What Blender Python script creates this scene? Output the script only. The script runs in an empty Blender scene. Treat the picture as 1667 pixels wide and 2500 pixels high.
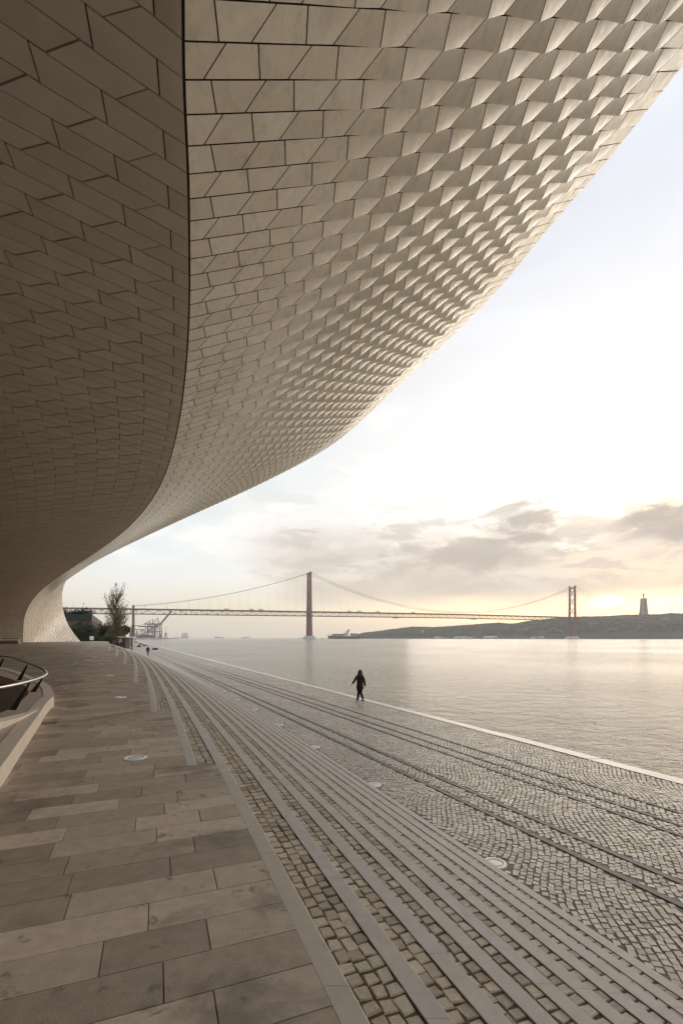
import bpy, math, random
import numpy as np
from mathutils import Vector, noise as mnoise

random.seed(7)
rng = np.random.default_rng(11)
SC = bpy.context.scene
COL = SC.collection
F = 1156.0            # focal length of the photograph in its own pixels
CAMZ = 3.3            # eye height above the lower quay
HOR = 1557.0
WATER = -1.8
FAST_OUT = False

# ------------------------------------------------------------------ camera
cam_d = bpy.data.cameras.new("camera")
cam = bpy.data.objects.new("camera", cam_d)
COL.objects.link(cam)
cam.location = (0, 0, CAMZ)
cam.rotation_euler = (math.radians(90), 0, 0)
cam_d.sensor_fit = 'HORIZONTAL'
cam_d.sensor_width = 36.0
cam_d.lens = 36.0 * F / 1667.0
cam_d.shift_y = (HOR - 1250.0) / 1667.0
cam_d.clip_start = 0.05
cam_d.clip_end = 40000
SC.camera = cam

# ------------------------------------------------------------------ world
SUN_AZ, SUN_EL = 32.0, 5.0
sun_dir = Vector((math.sin(math.radians(SUN_AZ)) * math.cos(math.radians(SUN_EL)),
                  math.cos(math.radians(SUN_AZ)) * math.cos(math.radians(SUN_EL)),
                  math.sin(math.radians(SUN_EL))))
W = bpy.data.worlds.new("World")
SC.world = W
W.use_nodes = True
wt = W.node_tree
wt.nodes.clear()


class NT:
    """small helper for node trees"""
    def __init__(s, t): s.t = t
    def n(s, typ, **kw):
        nd = s.t.nodes.new(typ)
        for k, v in kw.items(): setattr(nd, k, v)
        return nd
    def put(s, sock, v):
        if hasattr(v, 'is_linked') or isinstance(v, bpy.types.NodeSocket): s.t.links.new(v, sock)
        else: sock.default_value = v
    def math(s, op, a, b=None, c=None, clamp=False):
        nd = s.n('ShaderNodeMath', operation=op, use_clamp=clamp)
        s.put(nd.inputs[0], a)
        if b is not None: s.put(nd.inputs[1], b)
        if c is not None: s.put(nd.inputs[2], c)
        return nd.outputs[0]
    def vmath(s, op, a, b=None, out=0):
        nd = s.n('ShaderNodeVectorMath', operation=op)
        s.put(nd.inputs[0], a)
        if b is not None: s.put(nd.inputs[1], b)
        return nd.outputs[out]
    def noise(s, vec, scale, detail=4, rough=0.55, dist=0.0):
        nd = s.n('ShaderNodeTexNoise')
        if vec is not None: s.put(nd.inputs['Vector'], vec)
        nd.inputs['Scale'].default_value = scale
        nd.inputs['Detail'].default_value = detail
        nd.inputs['Roughness'].default_value = rough
        nd.inputs['Distortion'].default_value = dist
        return nd.outputs['Fac']
    def rng(s, v, a, b, c=0.0, d=1.0, smooth=False):
        nd = s.n('ShaderNodeMapRange')
        if smooth: nd.interpolation_type = 'SMOOTHSTEP'
        s.put(nd.inputs[0], v)
        for i, x in enumerate((a, b, c, d)): s.put(nd.inputs[i + 1], x)
        return nd.outputs[0]
    def ramp(s, v, stops):
        nd = s.n('ShaderNodeValToRGB')
        cr = nd.color_ramp
        while len(cr.elements) < len(stops): cr.elements.new(0.5)
        for e, (p, c) in zip(cr.elements, stops):
            e.position = p
            e.color = (c[0], c[1], c[2], 1)
        s.put(nd.inputs[0], v)
        return nd.outputs[0]
    def mix(s, f, a, b, blend='MIX'):
        nd = s.n('ShaderNodeMix', data_type='RGBA', blend_type=blend)
        nd.clamp_factor = True
        s.put(nd.inputs[0], f)
        s.put(nd.inputs[6], a if not isinstance(a, tuple) else (a[0], a[1], a[2], 1))
        s.put(nd.inputs[7], b if not isinstance(b, tuple) else (b[0], b[1], b[2], 1))
        return nd.outputs[2]
    def xyz(s, v):
        nd = s.n('ShaderNodeSeparateXYZ')
        s.put(nd.inputs[0], v)
        return nd.outputs
    def comb(s, x, y, z):
        nd = s.n('ShaderNodeCombineXYZ')
        for i, v in enumerate((x, y, z)): s.put(nd.inputs[i], v)
        return nd.outputs[0]


w = NT(wt)
dirv = w.n('ShaderNodeTexCoord').outputs['Generated']
dx, dy, dz = w.xyz(dirv)
sky = w.n('ShaderNodeTexSky', sky_type='NISHITA')
sky.sun_disc = False
sky.sun_elevation = math.radians(SUN_EL)
sky.sun_rotation = math.radians(SUN_AZ)
sky.altitude = 0
sky.air_density = 1.0
sky.dust_density = 2.0
sky.ozone_density = 1.0
K = 7.7   # the Background strength is 0.1
def c10(r, g, b): return (r * K, g * K, b * K)
az = w.math('MULTIPLY', w.math('ARCTAN2', dx, dy), 57.29578)
el = w.math('MULTIPLY', w.math('ARCSINE', dz), 57.29578)
up = w.math('MAXIMUM', dz, 0.0)
# thin high overcast veil
veil = w.ramp(up, [(0.0, c10(.42, .375, .305)), (0.05, c10(.44, .40, .34)), (0.12, c10(.50, .475, .445)),
                   (0.30, c10(.45, .446, .443)), (0.46, c10(.425, .43, .45)), (0.66, c10(.395, .41, .45)), (1.0, c10(.74, .74, .76))])
# cooler, bluer away from the sun
leftw = w.math('MULTIPLY', w.rng(az, 12.0, -28.0, 0, 1, True), w.rng(el, 3.0, 10.0, 0, 1, True))
veil = w.mix(w.math('MULTIPLY', leftw, 0.75), veil, c10(.425, .465, .485))
pl = w.vmath('MULTIPLY', dirv, (1.0, 1.0, 3.2))
streak = w.noise(pl, 2.3, 6, 0.55, 0.6)
sf = w.rng(streak, 0.35, 0.68, 0, 1, True)
vf = w.math('MULTIPLY_ADD', sf, 0.22, 0.76)
col = w.mix(vf, sky.outputs[0], veil)
# glow of the hidden sun in the veil
sd = w.vmath('DOT_PRODUCT', dirv, tuple(sun_dir), out=1)
sd = w.math('MAXIMUM', sd, 0.0)
g1 = w.math('MULTIPLY', w.math('POWER', sd, 12.0), w.rng(el, 2.5, 10.0, .25, 1, True))
g2 = w.math('POWER', sd, 60.0)
# low cloud bank
pc = w.vmath('MULTIPLY', dirv, (1.0, 1.0, 3.6))
n1 = w.noise(pc, 3.4, 8, 0.56, 0.35)
n2 = w.noise(w.vmath('ADD', pc, (3.1, 1.7, 0.4)), 7.5, 6, 0.6, 0.4)
nn = w.math('MULTIPLY_ADD', n2, 0.35, w.math('MULTIPLY', n1, 0.75))
bank = w.math('MULTIPLY', w.rng(el, 2.0, 5.5, 0, 1, True), w.rng(el, 17.0, 9.5, 0, 1, True))
bank = w.math('MULTIPLY', bank, w.rng(az, -18.0, -2.0, 0.0, 1, True))
cl = w.rng(w.math('MULTIPLY_ADD', bank, 0.30, nn), 0.58, 0.80, 0, 1, True)
cl = w.math('MULTIPLY', cl, bank)
# far lit cloud tops (white puffs)
puff = w.rng(nn, 0.52, 0.66, 0, 1, True)
puffm = w.math('MULTIPLY', puff, w.math('MULTIPLY', w.rng(el, 6, 11, 0, 1, True), w.rng(el, 30, 18, 0, 1, True)))
col = w.mix(w.math('MULTIPLY', puffm, 0.45), col, c10(.62, .585, .55))
glow = w.mix(g1, (0, 0, 0), c10(.30, .275, .235))
col = w.mix(1.0, col, glow, 'ADD')
bankc = w.ramp(w.rng(el, 2, 16, 0, 1), [(0, c10(.385, .33, .26)), (.5, c10(.36, .315, .275)), (1, c10(.37, .34, .315))])
col = w.mix(w.math('MULTIPLY', cl, 0.88), col, bankc)


def blob(azc, elc, sa, se, amp=1.0, lo=0.45, hi=0.8, na=5.0):
    a = w.math('DIVIDE', w.math('SUBTRACT', az, azc), sa)
    e = w.math('DIVIDE', w.math('SUBTRACT', el, elc), se)
    r2 = w.math('ADD', w.math('MULTIPLY', a, a), w.math('MULTIPLY', e, e))
    g = w.math('SUBTRACT', 1.15, r2)
    g = w.math('ADD', g, w.math('MULTIPLY', w.math('SUBTRACT', nb, 0.5), na))
    return w.math('MULTIPLY', w.rng(g, lo, hi, 0, 1, True), amp)


nb = w.noise(w.vmath('MULTIPLY', dirv, (1.0, 1.0, 2.2)), 10.0, 10, 0.62, 0.5)
# two darker cumulus banks and the bright rents between them
c1 = blob(20.8, 12.6, 5.4, 2.5, 0.9, .0, 1.0, 3.6)
c2 = blob(35.6, 11.4, 7.0, 2.4, 0.9, .0, 1.0, 3.6)
c3 = blob(13.5, 9.8, 9.5, 2.2, 0.75, .1, 1.3)
hole = blob(26.4, 10.0, 2.6, 1.0, 0.8, .3, 1.9)
glare = blob(29.2, 3.7, 1.8, .9, 0.9, .2, 1.8)
col = w.mix(hole, col, c10(.80, .73, .62))
col = w.mix(glare, col, c10(.95, .87, .71))
c4 = blob(8.0, 8.2, 17.0, 1.7, 0.62, .0, 1.5)
c5 = blob(17.0, 6.0, 22.0, 1.3, 0.55, .0, 1.5)
lay = w.math('MAXIMUM', c4, c5)
col = w.mix(lay, col, c10(.315, .275, .24))
n3 = w.noise(w.vmath('MULTIPLY', dirv, (1.0, 1.0, 3.4)), 8.0, 9, 0.6, 0.5)
bank2 = w.math('MULTIPLY', w.math('MULTIPLY', w.rng(el, 4.0, 8.0, 0, 1, True), w.rng(el, 19.0, 12.0, 0, 1, True)), w.rng(az, -16.0, -4.0, 0.0, 1, True))
greyp = w.math('MULTIPLY', w.rng(n3, .50, .60, 0, 1, True), bank2)
litp = w.math('MULTIPLY', w.rng(n3, .47, .38, 0, 1, True), bank2)
col = w.mix(w.math('MULTIPLY', greyp, .62), col, c10(.325, .29, .262))
col = w.mix(w.math('MULTIPLY', litp, .60), col, c10(.47, .445, .41))
col = w.mix(w.math('MAXIMUM', w.math('MAXIMUM', c1, c2), c3), col, c10(.275, .24, .21))
# below the horizon: same air as at the horizon
below = w.rng(dz, 0.0, -0.03, 0, 1)
col = w.mix(below, col, c10(.42, .36, .285))
bg = w.n('ShaderNodeBackground')
w.put(bg.inputs[0], col)
bg.inputs[1].default_value = 0.1
wo = w.n('ShaderNodeOutputWorld')
wt.links.new(bg.outputs[0], wo.inputs[0])

# ------------------------------------------------------------------ sun
sl = bpy.data.lights.new("sun", 'SUN')
sl.energy = 0.5
sl.angle = math.radians(48)
sl.color = (1.0, .86, .69)
so = bpy.data.objects.new("sun", sl)
COL.objects.link(so)
so.rotation_euler = sun_dir.to_track_quat('Z', 'Y').to_euler()

# ------------------------------------------------------------------ render look
SC.view_settings.view_transform = 'Standard'
SC.view_settings.look = 'None'
SC.view_settings.gamma = 1.0
SC.view_settings.use_curve_mapping = False
SC.view_settings.exposure = 1.45
SC.render.engine = 'CYCLES'
SC.cycles.use_denoising = True
SC.cycles.max_bounces = 8
SC.cycles.diffuse_bounces = 5
SC.cycles.glossy_bounces = 4
SC.cycles.volume_bounces = 1
SC.cycles.sample_clamp_indirect = 6.0


# ------------------------------------------------------------------ helpers
def at(px, py, Y):
    return Vector(((px - 833.5) * Y / F, Y, CAMZ - (py - HOR) * Y / F))


def project(P):
    P = np.asarray(P, float)
    y = np.maximum(P[..., 1], 1e-3)
    return 833.5 + P[..., 0] / y * F, HOR - (P[..., 2] - CAMZ) / y * F


def tag(o, label=None, cat=None, group=None, kind=None):
    if label: o['label'] = label
    if cat: o['category'] = cat
    if group: o['group'] = group
    if kind: o['kind'] = kind
    return o


def empty(name, loc=(0, 0, 0), rz=0.0):
    o = bpy.data.objects.new(name, None)
    COL.objects.link(o)
    o.location = loc
    o.rotation_euler = (0, 0, rz)
    return o


def link(name, me, mat=None, parent=None):
    o = bpy.data.objects.new(name, me)
    COL.objects.link(o)
    if mat is not None and len(me.materials) == 0:
        for m in (mat if isinstance(mat, (list, tuple)) else [mat]): me.materials.append(m)
    if parent: o.parent = parent
    return o


def copy_tree(o, parent=None):
    c = o.copy()
    COL.objects.link(c)
    c.parent = parent
    for ch in list(o.children): copy_tree(ch, c)
    return c


def np_mesh(name, V, Q, tint=None, smooth=None, midx=None):
    """mesh of quads from arrays; tint: one value per face"""
    V = np.asarray(V, np.float32).reshape(-1, 3)
    Q = np.asarray(Q, np.int32).reshape(-1, 4)
    me = bpy.data.meshes.new(name)
    me.vertices.add(len(V))
    me.vertices.foreach_set('co', V.ravel())
    me.loops.add(len(Q) * 4)
    me.loops.foreach_set('vertex_index', Q.ravel())
    me.polygons.add(len(Q))
    me.polygons.foreach_set('loop_start', np.arange(len(Q), dtype=np.int32) * 4)
    me.polygons.foreach_set('loop_total', np.full(len(Q), 4, np.int32))
    me.polygons.foreach_set('use_smooth', np.broadcast_to(np.asarray(bool(smooth) if smooth is None else smooth, bool), (len(Q),)).copy())
    if midx is not None:
        me.polygons.foreach_set('material_index', np.asarray(midx, np.int32))
    if tint is not None:
        a = me.attributes.new('tint', 'FLOAT', 'FACE')
        a.data.foreach_set('value', np.asarray(tint, np.float32).ravel())
    me.update(calc_edges=True)
    me.validate()
    return me


class MB:
    """collects simple solids into one mesh"""
    def __init__(s): s.v, s.f, s.t, s.tc, s.sm = [], [], [], 0.5, []
    def add(s, vs, fs, smooth=False):
        b = len(s.v)
        s.v += [tuple(p) for p in vs]
        for f in fs:
            s.f.append(tuple(b + i for i in f)); s.t.append(s.tc); s.sm.append(smooth)
        return s
    def box(s, c, d, rz=0.0, taper=1.0):
        cx, cy, cz = c
        x, y, z = d[0] / 2, d[1] / 2, d[2] / 2
        ca, sa = math.cos(rz), math.sin(rz)
        vs = []
        for k, (sx, sy, sz) in enumerate(((-1, -1, -1), (1, -1, -1), (1, 1, -1), (-1, 1, -1), (-1, -1, 1), (1, -1, 1), (1, 1, 1), (-1, 1, 1))):
            t = taper if sz > 0 else 1.0
            X, Y = sx * x * t, sy * y * t
            vs.append((cx + X * ca - Y * sa, cy + X * sa + Y * ca, cz + sz * z))
        return s.add(vs, ((0, 3, 2, 1), (4, 5, 6, 7), (0, 1, 5, 4), (1, 2, 6, 5), (2, 3, 7, 6), (3, 0, 4, 7)))
    def bar(s, a, b, wd, ht=None):
        """square bar from a to b"""
        a, b = Vector(a), Vector(b)
        ht = ht or wd
        d = (b - a)
        if d.length < 1e-6: return s
        d.normalize()
        r = d.cross(Vector((0, 0, 1)))
        if r.length < 1e-3: r = Vector((1, 0, 0))
        r.normalize()
        u = r.cross(d).normalized()
        r, u = r * wd / 2, u * ht / 2
        vs = [a - r - u, a + r - u, a + r + u, a - r + u, b - r - u, b + r - u, b + r + u, b - r + u]
        return s.add(vs, ((3, 2, 1, 0), (4, 5, 6, 7), (0, 1, 5, 4), (1, 2, 6, 5), (2, 3, 7, 6), (3, 0, 4, 7)))
    def tube(s, pts, rad, n=8, caps=True, smooth=True):
        pts = [Vector(p) for p in pts]
        rs = rad if isinstance(rad, (list, tuple)) else [rad] * len(pts)
        rings = []
        prev = None
        for i, p in enumerate(pts):
            d = (pts[min(i + 1, len(pts) - 1)] - pts[max(i - 1, 0)]).normalized()
            if prev is None:
                r = d.cross(Vector((0, 0, 1)))
                if r.length < 1e-3: r = Vector((1, 0, 0))
            else:
                r = prev - d * prev.dot(d)
            r.normalize(); prev = r
            u = d.cross(r)
            rings.append([p + (r * math.cos(2 * math.pi * k / n) + u * math.sin(2 * math.pi * k / n)) * rs[i] for k in range(n)])
        vs = [q for ring in rings for q in ring]
        fs = []
        for i in range(len(pts) - 1):
            for k in range(n):
                a, b = i * n + k, i * n + (k + 1) % n
                fs.append((a, b, b + n, a + n))
        s.add(vs, fs, smooth)
        if caps:
            s.add(rings[0], [tuple(range(n))[::-1]]); s.add(rings[-1], [tuple(range(n))])
        return s
    def lathe(s, prof, c=(0, 0, 0), n=16, smooth=True):
        vs, fs = [], []
        for r, z in prof:
            for k in range(n):
                a = 2 * math.pi * k / n
                vs.append((c[0] + r * math.cos(a), c[1] + r * math.sin(a), c[2] + z))
        for i in range(len(prof) - 1):
            for k in range(n):
                a, b = i * n + k, i * n + (k + 1) % n
                fs.append((a, b, b + n, a + n))
        s.add(vs, fs, smooth)
        s.add(vs[-n:], [tuple(range(n))])
        s.add(vs[:n], [tuple(range(n))[::-1]])
        return s
    def loft(s, secs, n=14):
        """closed skin through elliptical sections (cx, cy, cz, rx, ry)"""
        vs, fs = [], []
        for cx, cy, cz, rx, ry in secs:
            for k in range(n):
                a = 2 * math.pi * k / n
                vs.append((cx + rx * math.cos(a), cy + ry * math.sin(a), cz))
        m = len(secs)
        for i in range(m - 1):
            for k in range(n):
                a, b = i * n + k, i * n + (k + 1) % n
                fs.append((a, b, b + n, a + n))
        s.add(vs, fs, True)
        s.add(vs[:n], [tuple(range(n))[::-1]], True); s.add(vs[-n:], [tuple(range(n))], True)
        return s
    def prism(s, poly, z0, z1):
        n = len(poly)
        vs = [(p[0], p[1], z0) for p in poly] + [(p[0], p[1], z1) for p in poly]
        fs = [tuple(range(n))[::-1], tuple(range(n, 2 * n))]
        for i in range(n):
            j = (i + 1) % n
            fs.append((i, j, n + j, n + i))
        return s.add(vs, fs)
    def build(s, name, mat, parent=None):
        me = bpy.data.meshes.new(name)
        me.from_pydata(s.v, [], s.f)
        a = me.attributes.new('tint', 'FLOAT', 'FACE')
        a.data.foreach_set('value', np.asarray(s.t, np.float32))
        me.polygons.foreach_set('use_smooth', np.asarray(s.sm, bool))
        me.update()
        return link(name, me, mat, parent)


def material(name, c1, c2=None, rough=0.7, spec=0.5, nscale=0.0, namp=0.25, bump=0.0, bscale=60.0, metallic=0.0,
             coat=0.0, ndetail=5, rough_var=0.0, stains=None, streak=None):
    m = bpy.data.materials.new(name)
    m.use_nodes = True
    t = m.node_tree
    h = NT(t)
    b = t.nodes['Principled BSDF']
    col = None
    pos = h.n('ShaderNodeNewGeometry').outputs['Position']
    if c2 is not None:
        at_ = h.n('ShaderNodeAttribute', attribute_name='tint')
        col = h.mix(at_.outputs['Fac'], c1, c2)
    else:
        rgb = h.n('ShaderNodeRGB'); rgb.outputs[0].default_value = (*c1, 1); col = rgb.outputs[0]
    if nscale:
        f = h.noise(pos, nscale, ndetail, 0.6)
        v = h.rng(f, 0.25, 0.75, 1 - namp, 1 + namp)
        col = h.mix(1.0, col, h.comb(v, v, v), 'MULTIPLY')
    if stains:
        for (sc, lo, hi, amt, scol, stretch) in stains:
            f = h.noise(h.vmath('MULTIPLY', pos, stretch), sc, 6, 0.62, 0.4)
            k = h.math('MULTIPLY', h.rng(f, lo, hi, 0, 1, True), amt)
            col = h.mix(k, col, scol)
    h.put(b.inputs['Base Color'], col)
    b.inputs['Roughness'].default_value = rough
    if rough_var:
        f = h.noise(pos if streak is None else h.vmath('MULTIPLY', pos, streak), 3.0, 6, 0.65, 0.8)
        h.put(b.inputs['Roughness'], h.rng(f, 0.3, 0.7, max(0.02, rough - rough_var), rough + rough_var))
    b.inputs['Metallic'].default_value = metallic
    b.inputs['Specular IOR Level'].default_value = spec
    b.inputs['Coat Weight'].default_value = coat
    b.inputs['Coat Roughness'].default_value = 0.18
    if bump:
        bn = h.n('ShaderNodeBump')
        bn.inputs['Strength'].default_value = bump
        bn.inputs['Distance'].default_value = 0.01
        h.put(bn.inputs['Height'], h.noise(pos, bscale, 5, 0.6))
        t.links.new(bn.outputs[0], b.inputs['Normal'])
    return m


M = {}
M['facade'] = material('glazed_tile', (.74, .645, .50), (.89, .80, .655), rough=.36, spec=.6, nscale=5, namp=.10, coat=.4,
                       rough_var=.20, streak=(2.5, 1.2, 2.5), bump=.12, bscale=14,
                       stains=[(1.6, .50, .72, .45, (.50, .44, .335), (2.2, .9, 2.2))])
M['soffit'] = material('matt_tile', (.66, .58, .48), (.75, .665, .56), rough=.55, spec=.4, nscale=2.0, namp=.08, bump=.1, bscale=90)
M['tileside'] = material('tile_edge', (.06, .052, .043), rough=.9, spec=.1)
M['backing'] = material('dark_joint', (.035, .03, .026), rough=.8)
M['roof'] = material('roof_paving', (.34, .31, .27), rough=.8, nscale=1.5)
M['darkglass'] = material('dark_glass', (.02, .02, .022), rough=.15)
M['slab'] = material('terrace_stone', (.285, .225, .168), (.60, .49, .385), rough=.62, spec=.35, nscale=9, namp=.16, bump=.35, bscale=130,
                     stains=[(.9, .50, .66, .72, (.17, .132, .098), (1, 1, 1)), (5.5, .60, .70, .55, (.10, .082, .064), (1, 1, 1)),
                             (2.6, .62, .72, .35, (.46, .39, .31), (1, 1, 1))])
M['slabbed'] = material('terrace_bed', (.15, .12, .094), rough=.9, nscale=20)
M['curb'] = material('pale_limestone', (.49, .42, .345), (.475, .44, .41), rough=.5, spec=.45, nscale=7, namp=.12, bump=.15, bscale=120,
                     stains=[(3.0, .60, .74, .35, (.24, .21, .185), (1.5, .5, 1))])
M['coping'] = material('pale_coping', (.60, .545, .47), (.70, .645, .57), rough=.38, spec=.5, nscale=5, namp=.12, bump=.15, bscale=90,
                       stains=[(1.3, .58, .74, .4, (.38, .33, .27), (1, 1, 1))])
M['cobble'] = material('step_cobble', (.31, .25, .175), (.56, .48, .37), rough=.58, spec=.4, nscale=26, namp=.22, bump=.6, bscale=70)
M['joint'] = material('joint_soil', (.115, .085, .052), rough=.95, nscale=18, namp=.5)
M['qcobble'] = material('quay_cobble', (.29, .245, .19), (.47, .41, .33), rough=.40, spec=.55, nscale=30, namp=.2, bump=.5, bscale=60, rough_var=.12,
                        stains=[(.7, .50, .66, .35, (.17, .15, .125), (1, 1, 1))])
M['qjoint'] = material('quay_joint', (.23, .195, .15), rough=.9, nscale=14, namp=.5)
M['rail'] = material('worn_rail', (.105, .095, .085), rough=.55, nscale=6, namp=.3, bump=.3)
M['white'] = material('white_enamel', (.86, .84, .79), rough=.4)
M['lens'] = material('frosted_lens', (.56, .565, .54), rough=.2)
M['steel'] = material('brushed_steel', (.55, .53, .50), rough=.28, metallic=.9)
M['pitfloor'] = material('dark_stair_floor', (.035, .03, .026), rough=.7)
M['black'] = material('black_steel', (.012, .012, .012), rough=.5)
M['wallstone'] = material('pale_wall_stone', (.68, .585, .48), rough=.6, nscale=10, namp=.12, bump=.2)
M['platform'] = material('platform_stone', (.50, .415, .33), rough=.6, nscale=8, namp=.12, bump=.2)
M['bridge'] = material('bridge_red', (.165, .055, .042), rough=.6)
M['truss'] = material('truss_grey', (.16, .13, .12), rough=.6)
M['concrete'] = material('pier_concrete', (.50, .50, .48), rough=.8, nscale=.2)
M['monument'] = material('monument_stone', (.27, .26, .24), rough=.85, nscale=.15)
M['crane'] = material('crane_paint', (.13, .125, .13), rough=.6)
M['brick'] = material('brick_wall', (.20, .075, .05), rough=.8, nscale=1.0)
M['greenmetal'] = material('green_parapet', (.008, .02, .015), rough=.5)
M['palewall'] = material('pale_render', (.55, .52, .48), rough=.8)
M['leaf'] = material('poplar_leaf', (.10, .10, .035), (.22, .18, .06), rough=.6)
M['darkleaf'] = material('dark_leaf', (.022, .035, .014), (.05, .06, .022), rough=.65)
M['bark'] = material('bark', (.075, .06, .045), rough=.9)
M['wood'] = material('woodland', (.016, .024, .013), (.042, .048, .027), rough=.9)
M['hill'] = material('hill_scrub', (.032, .036, .024), rough=.95, nscale=.03, namp=.5)
M['ground'] = material('far_ground', (.16, .145, .12), rough=.9, nscale=.3)
M['hull'] = material('ship_hull', (.03, .032, .04), rough=.5)
M['cargo'] = material('cargo_box', (.20, .075, .055), (.22, .23, .25), rough=.6)
M['coat'] = material('black_coat', (.006, .007, .009), rough=.85)
M['trouser'] = material('dark_trouser', (.008, .008, .009), rough=.85)
M['greytrouser'] = material('grey_trouser', (.06, .062, .07), rough=.85)
M['skin'] = material('skin', (.42, .27, .19), rough=.55)
M['hair'] = material('brown_hair', (.030, .014, .008), rough=.55)
M['darkhair'] = material('dark_hair', (.012, .01, .009), rough=.55)
M['shoe'] = material('red_shoe', (.14, .025, .018), rough=.5)
M['blackshoe'] = material('black_shoe', (.012, .012, .012), rough=.5)
M['kiosk'] = material('kiosk_panel', (.05, .022, .018), rough=.6)
M['bench'] = material('dark_bench', (.02, .022, .024), rough=.6)

# ------------------------------------------------------------------ ground shape
def zt(Y):                      # terrace ramp
    return 1.494 + 0.026 * np.minimum(Y, 50.0)


def Bx(Y):                      # outer foot of the steps
    return 4.95 - 0.395 * Y - 0.001 * Y * Y


def Bd(Y): return -0.395 - 0.002 * Y


def off(Y, d):                  # point at depth Y on the curve that runs at distance d inland of the foot line
    q = Y + .4 * d
    for _ in range(5):
        s = math.sqrt(1 + Bd(q) ** 2)
        q += Y - (q + d * Bd(q) / s)
    s = math.sqrt(1 + Bd(q) ** 2)
    return np.array((Bx(q) - d / s, q + d * Bd(q) / s))


D = {9: 0.0, 8: .40, 7: .79, 6: 1.19, 5: 1.59, 4: 1.99, 3: 2.39, 2: 2.79, 1: 3.20, 0: 3.68,
     -1: 4.03, -2: 4.42, -3: 4.84, -4: 5.30, -5: 5.80, -6: 6.34}
START = {-1: 6.1, -2: 9.9, -3: 14.8, -4: 22.0, -5: 27.1, -6: 34.2, -7: 41.0}
CW = 0.125                     # width of the stone edging
YFAR = 110.0


TD = np.array((-.39, 1.0)) / math.hypot(.39, 1)      # direction of the paving rows' advance
A_START = {k: float(off(START[k], D[k] + CW) @ TD) for k in START if k in D}


def ystart(k, d):
    """depth at which the strip beside curb k begins at distance d: its end is square to the kerbs"""
    y = START[k]
    for _ in range(8): y += A_START[k] - float(off(y, d) @ TD)
    return y


def level(k, Y):
    if k <= 0:
        return float(min(zt(Y), zt(START[k - 1])))
    return level(0, Y) * (1 - k / 9.0) + (0.02 if k == 9 else 0.0)


def quay_edge(Y): return 13.0 - 0.46 * Y


def terrace_plane(px, py):      # photo pixel -> point on the terrace ramp
    Y = (CAMZ - 1.494) * F / (py - HOR + 0.026 * F)
    return Vector(((px - 833.5) * Y / F, Y, 1.494 + .026 * Y))


def quay_plane(px, py):
    Y = CAMZ * F / (py - HOR)
    return Vector(((px - 833.5) * Y / F, Y, 0.0))


# water -------------------------------------------------------------
def make_water():
    m = bpy.data.materials.new('river_water')
    m.use_nodes = True
    t = m.node_tree
    h = NT(t)
    b = t.nodes['Principled BSDF']
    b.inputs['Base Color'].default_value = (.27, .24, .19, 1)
    b.inputs['Roughness'].default_value = .20
    b.inputs['IOR'].default_value = 1.33
    pos = h.n('ShaderNodeNewGeometry').outputs['Position']
    p1 = h.vmath('MULTIPLY', pos, (.8, 1.0, 1.0))
    a = h.noise(p1, .75, 5, .6, .6)
    c = h.noise(h.vmath('MULTIPLY', pos, (.8, 1.2, 1)), 2.6, 4, .6, .4)
    d = h.noise(pos, .02, 3, .5, .3)
    hh = h.math('ADD', h.math('MULTIPLY', a, 1.0), h.math('MULTIPLY', c, .36))
    # broad slicks of calmer water
    hh = h.math('MULTIPLY', hh, h.rng(d, .35, .65, .35, 1.0))
    bn = h.n('ShaderNodeBump')
    bn.inputs['Strength'].default_value = 1.0
    bn.inputs['Distance'].default_value = 1.6
    h.put(bn.inputs['Height'], hh)
    t.links.new(bn.outputs[0], b.inputs['Normal'])
    n = 96
    R = 9000.0
    vs = [(0, 0, WATER)] + [(R * math.cos(2 * math.pi * k / n), R * math.sin(2 * math.pi * k / n), WATER) for k in range(n)]
    me = bpy.data.meshes.new('river')
    me.from_pydata(vs, [], [(0, 1 + k, 1 + (k + 1) % n) for k in range(n)])
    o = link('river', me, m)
    tag(o, kind='structure')


make_water()

# quay ---------------------------------------------------------------
YC = 62.0                       # cobbles are built singly up to here
mb = MB()
quay_far_m = bpy.data.materials.new('quay_far_cobbles')
quay_far_m.use_nodes = True
_h = NT(quay_far_m.node_tree)
_b = quay_far_m.node_tree.nodes['Principled BSDF']
_pos = _h.n('ShaderNodeNewGeometry').outputs['Position']
_vo = _h.n('ShaderNodeTexVoronoi', feature='DISTANCE_TO_EDGE')
_h.put(_vo.inputs['Vector'], _pos)
_vo.inputs['Scale'].default_value = 9.0
_e = _h.rng(_vo.outputs['Distance'], .02, .10, 0, 1)
_vc = _h.n('ShaderNodeTexVoronoi', feature='F1')
_h.put(_vc.inputs['Vector'], _pos)
_vc.inputs['Scale'].default_value = 9.0
_cc = _h.mix(_h.xyz(_vc.outputs['Color'])[0], (.34, .295, .24), (.50, .44, .365))
_h.put(_b.inputs['Base Color'], _h.mix(_e, (.22, .185, .145), _cc))
_b.inputs['Roughness'].default_value = .8
_bn = _h.n('ShaderNodeBump'); _bn.inputs['Strength'].default_value = .25; _bn.inputs['Distance'].default_value = .012
_h.put(_bn.inputs['Height'], _e)
quay_far_m.node_tree.links.new(_bn.outputs[0], _b.inputs['Normal'])

ys_near = np.linspace(-25, YC, 40)
ys_far = np.concatenate([np.linspace(YC, 130, 40), np.linspace(150, 900, 12)])
V, Q = [], []


def strip(ys, fa, fb, z, flip=False):
    """vertical-extruded strip between two curves, z constant"""
    b = len(V)
    for y in ys:
        V.append((fa(y), y, z)); V.append((fb(y), y, z))
    for i in range(len(ys) - 1):
        a = b + 2 * i
        Q.append((a, a + 1, a + 3, a + 2))


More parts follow.
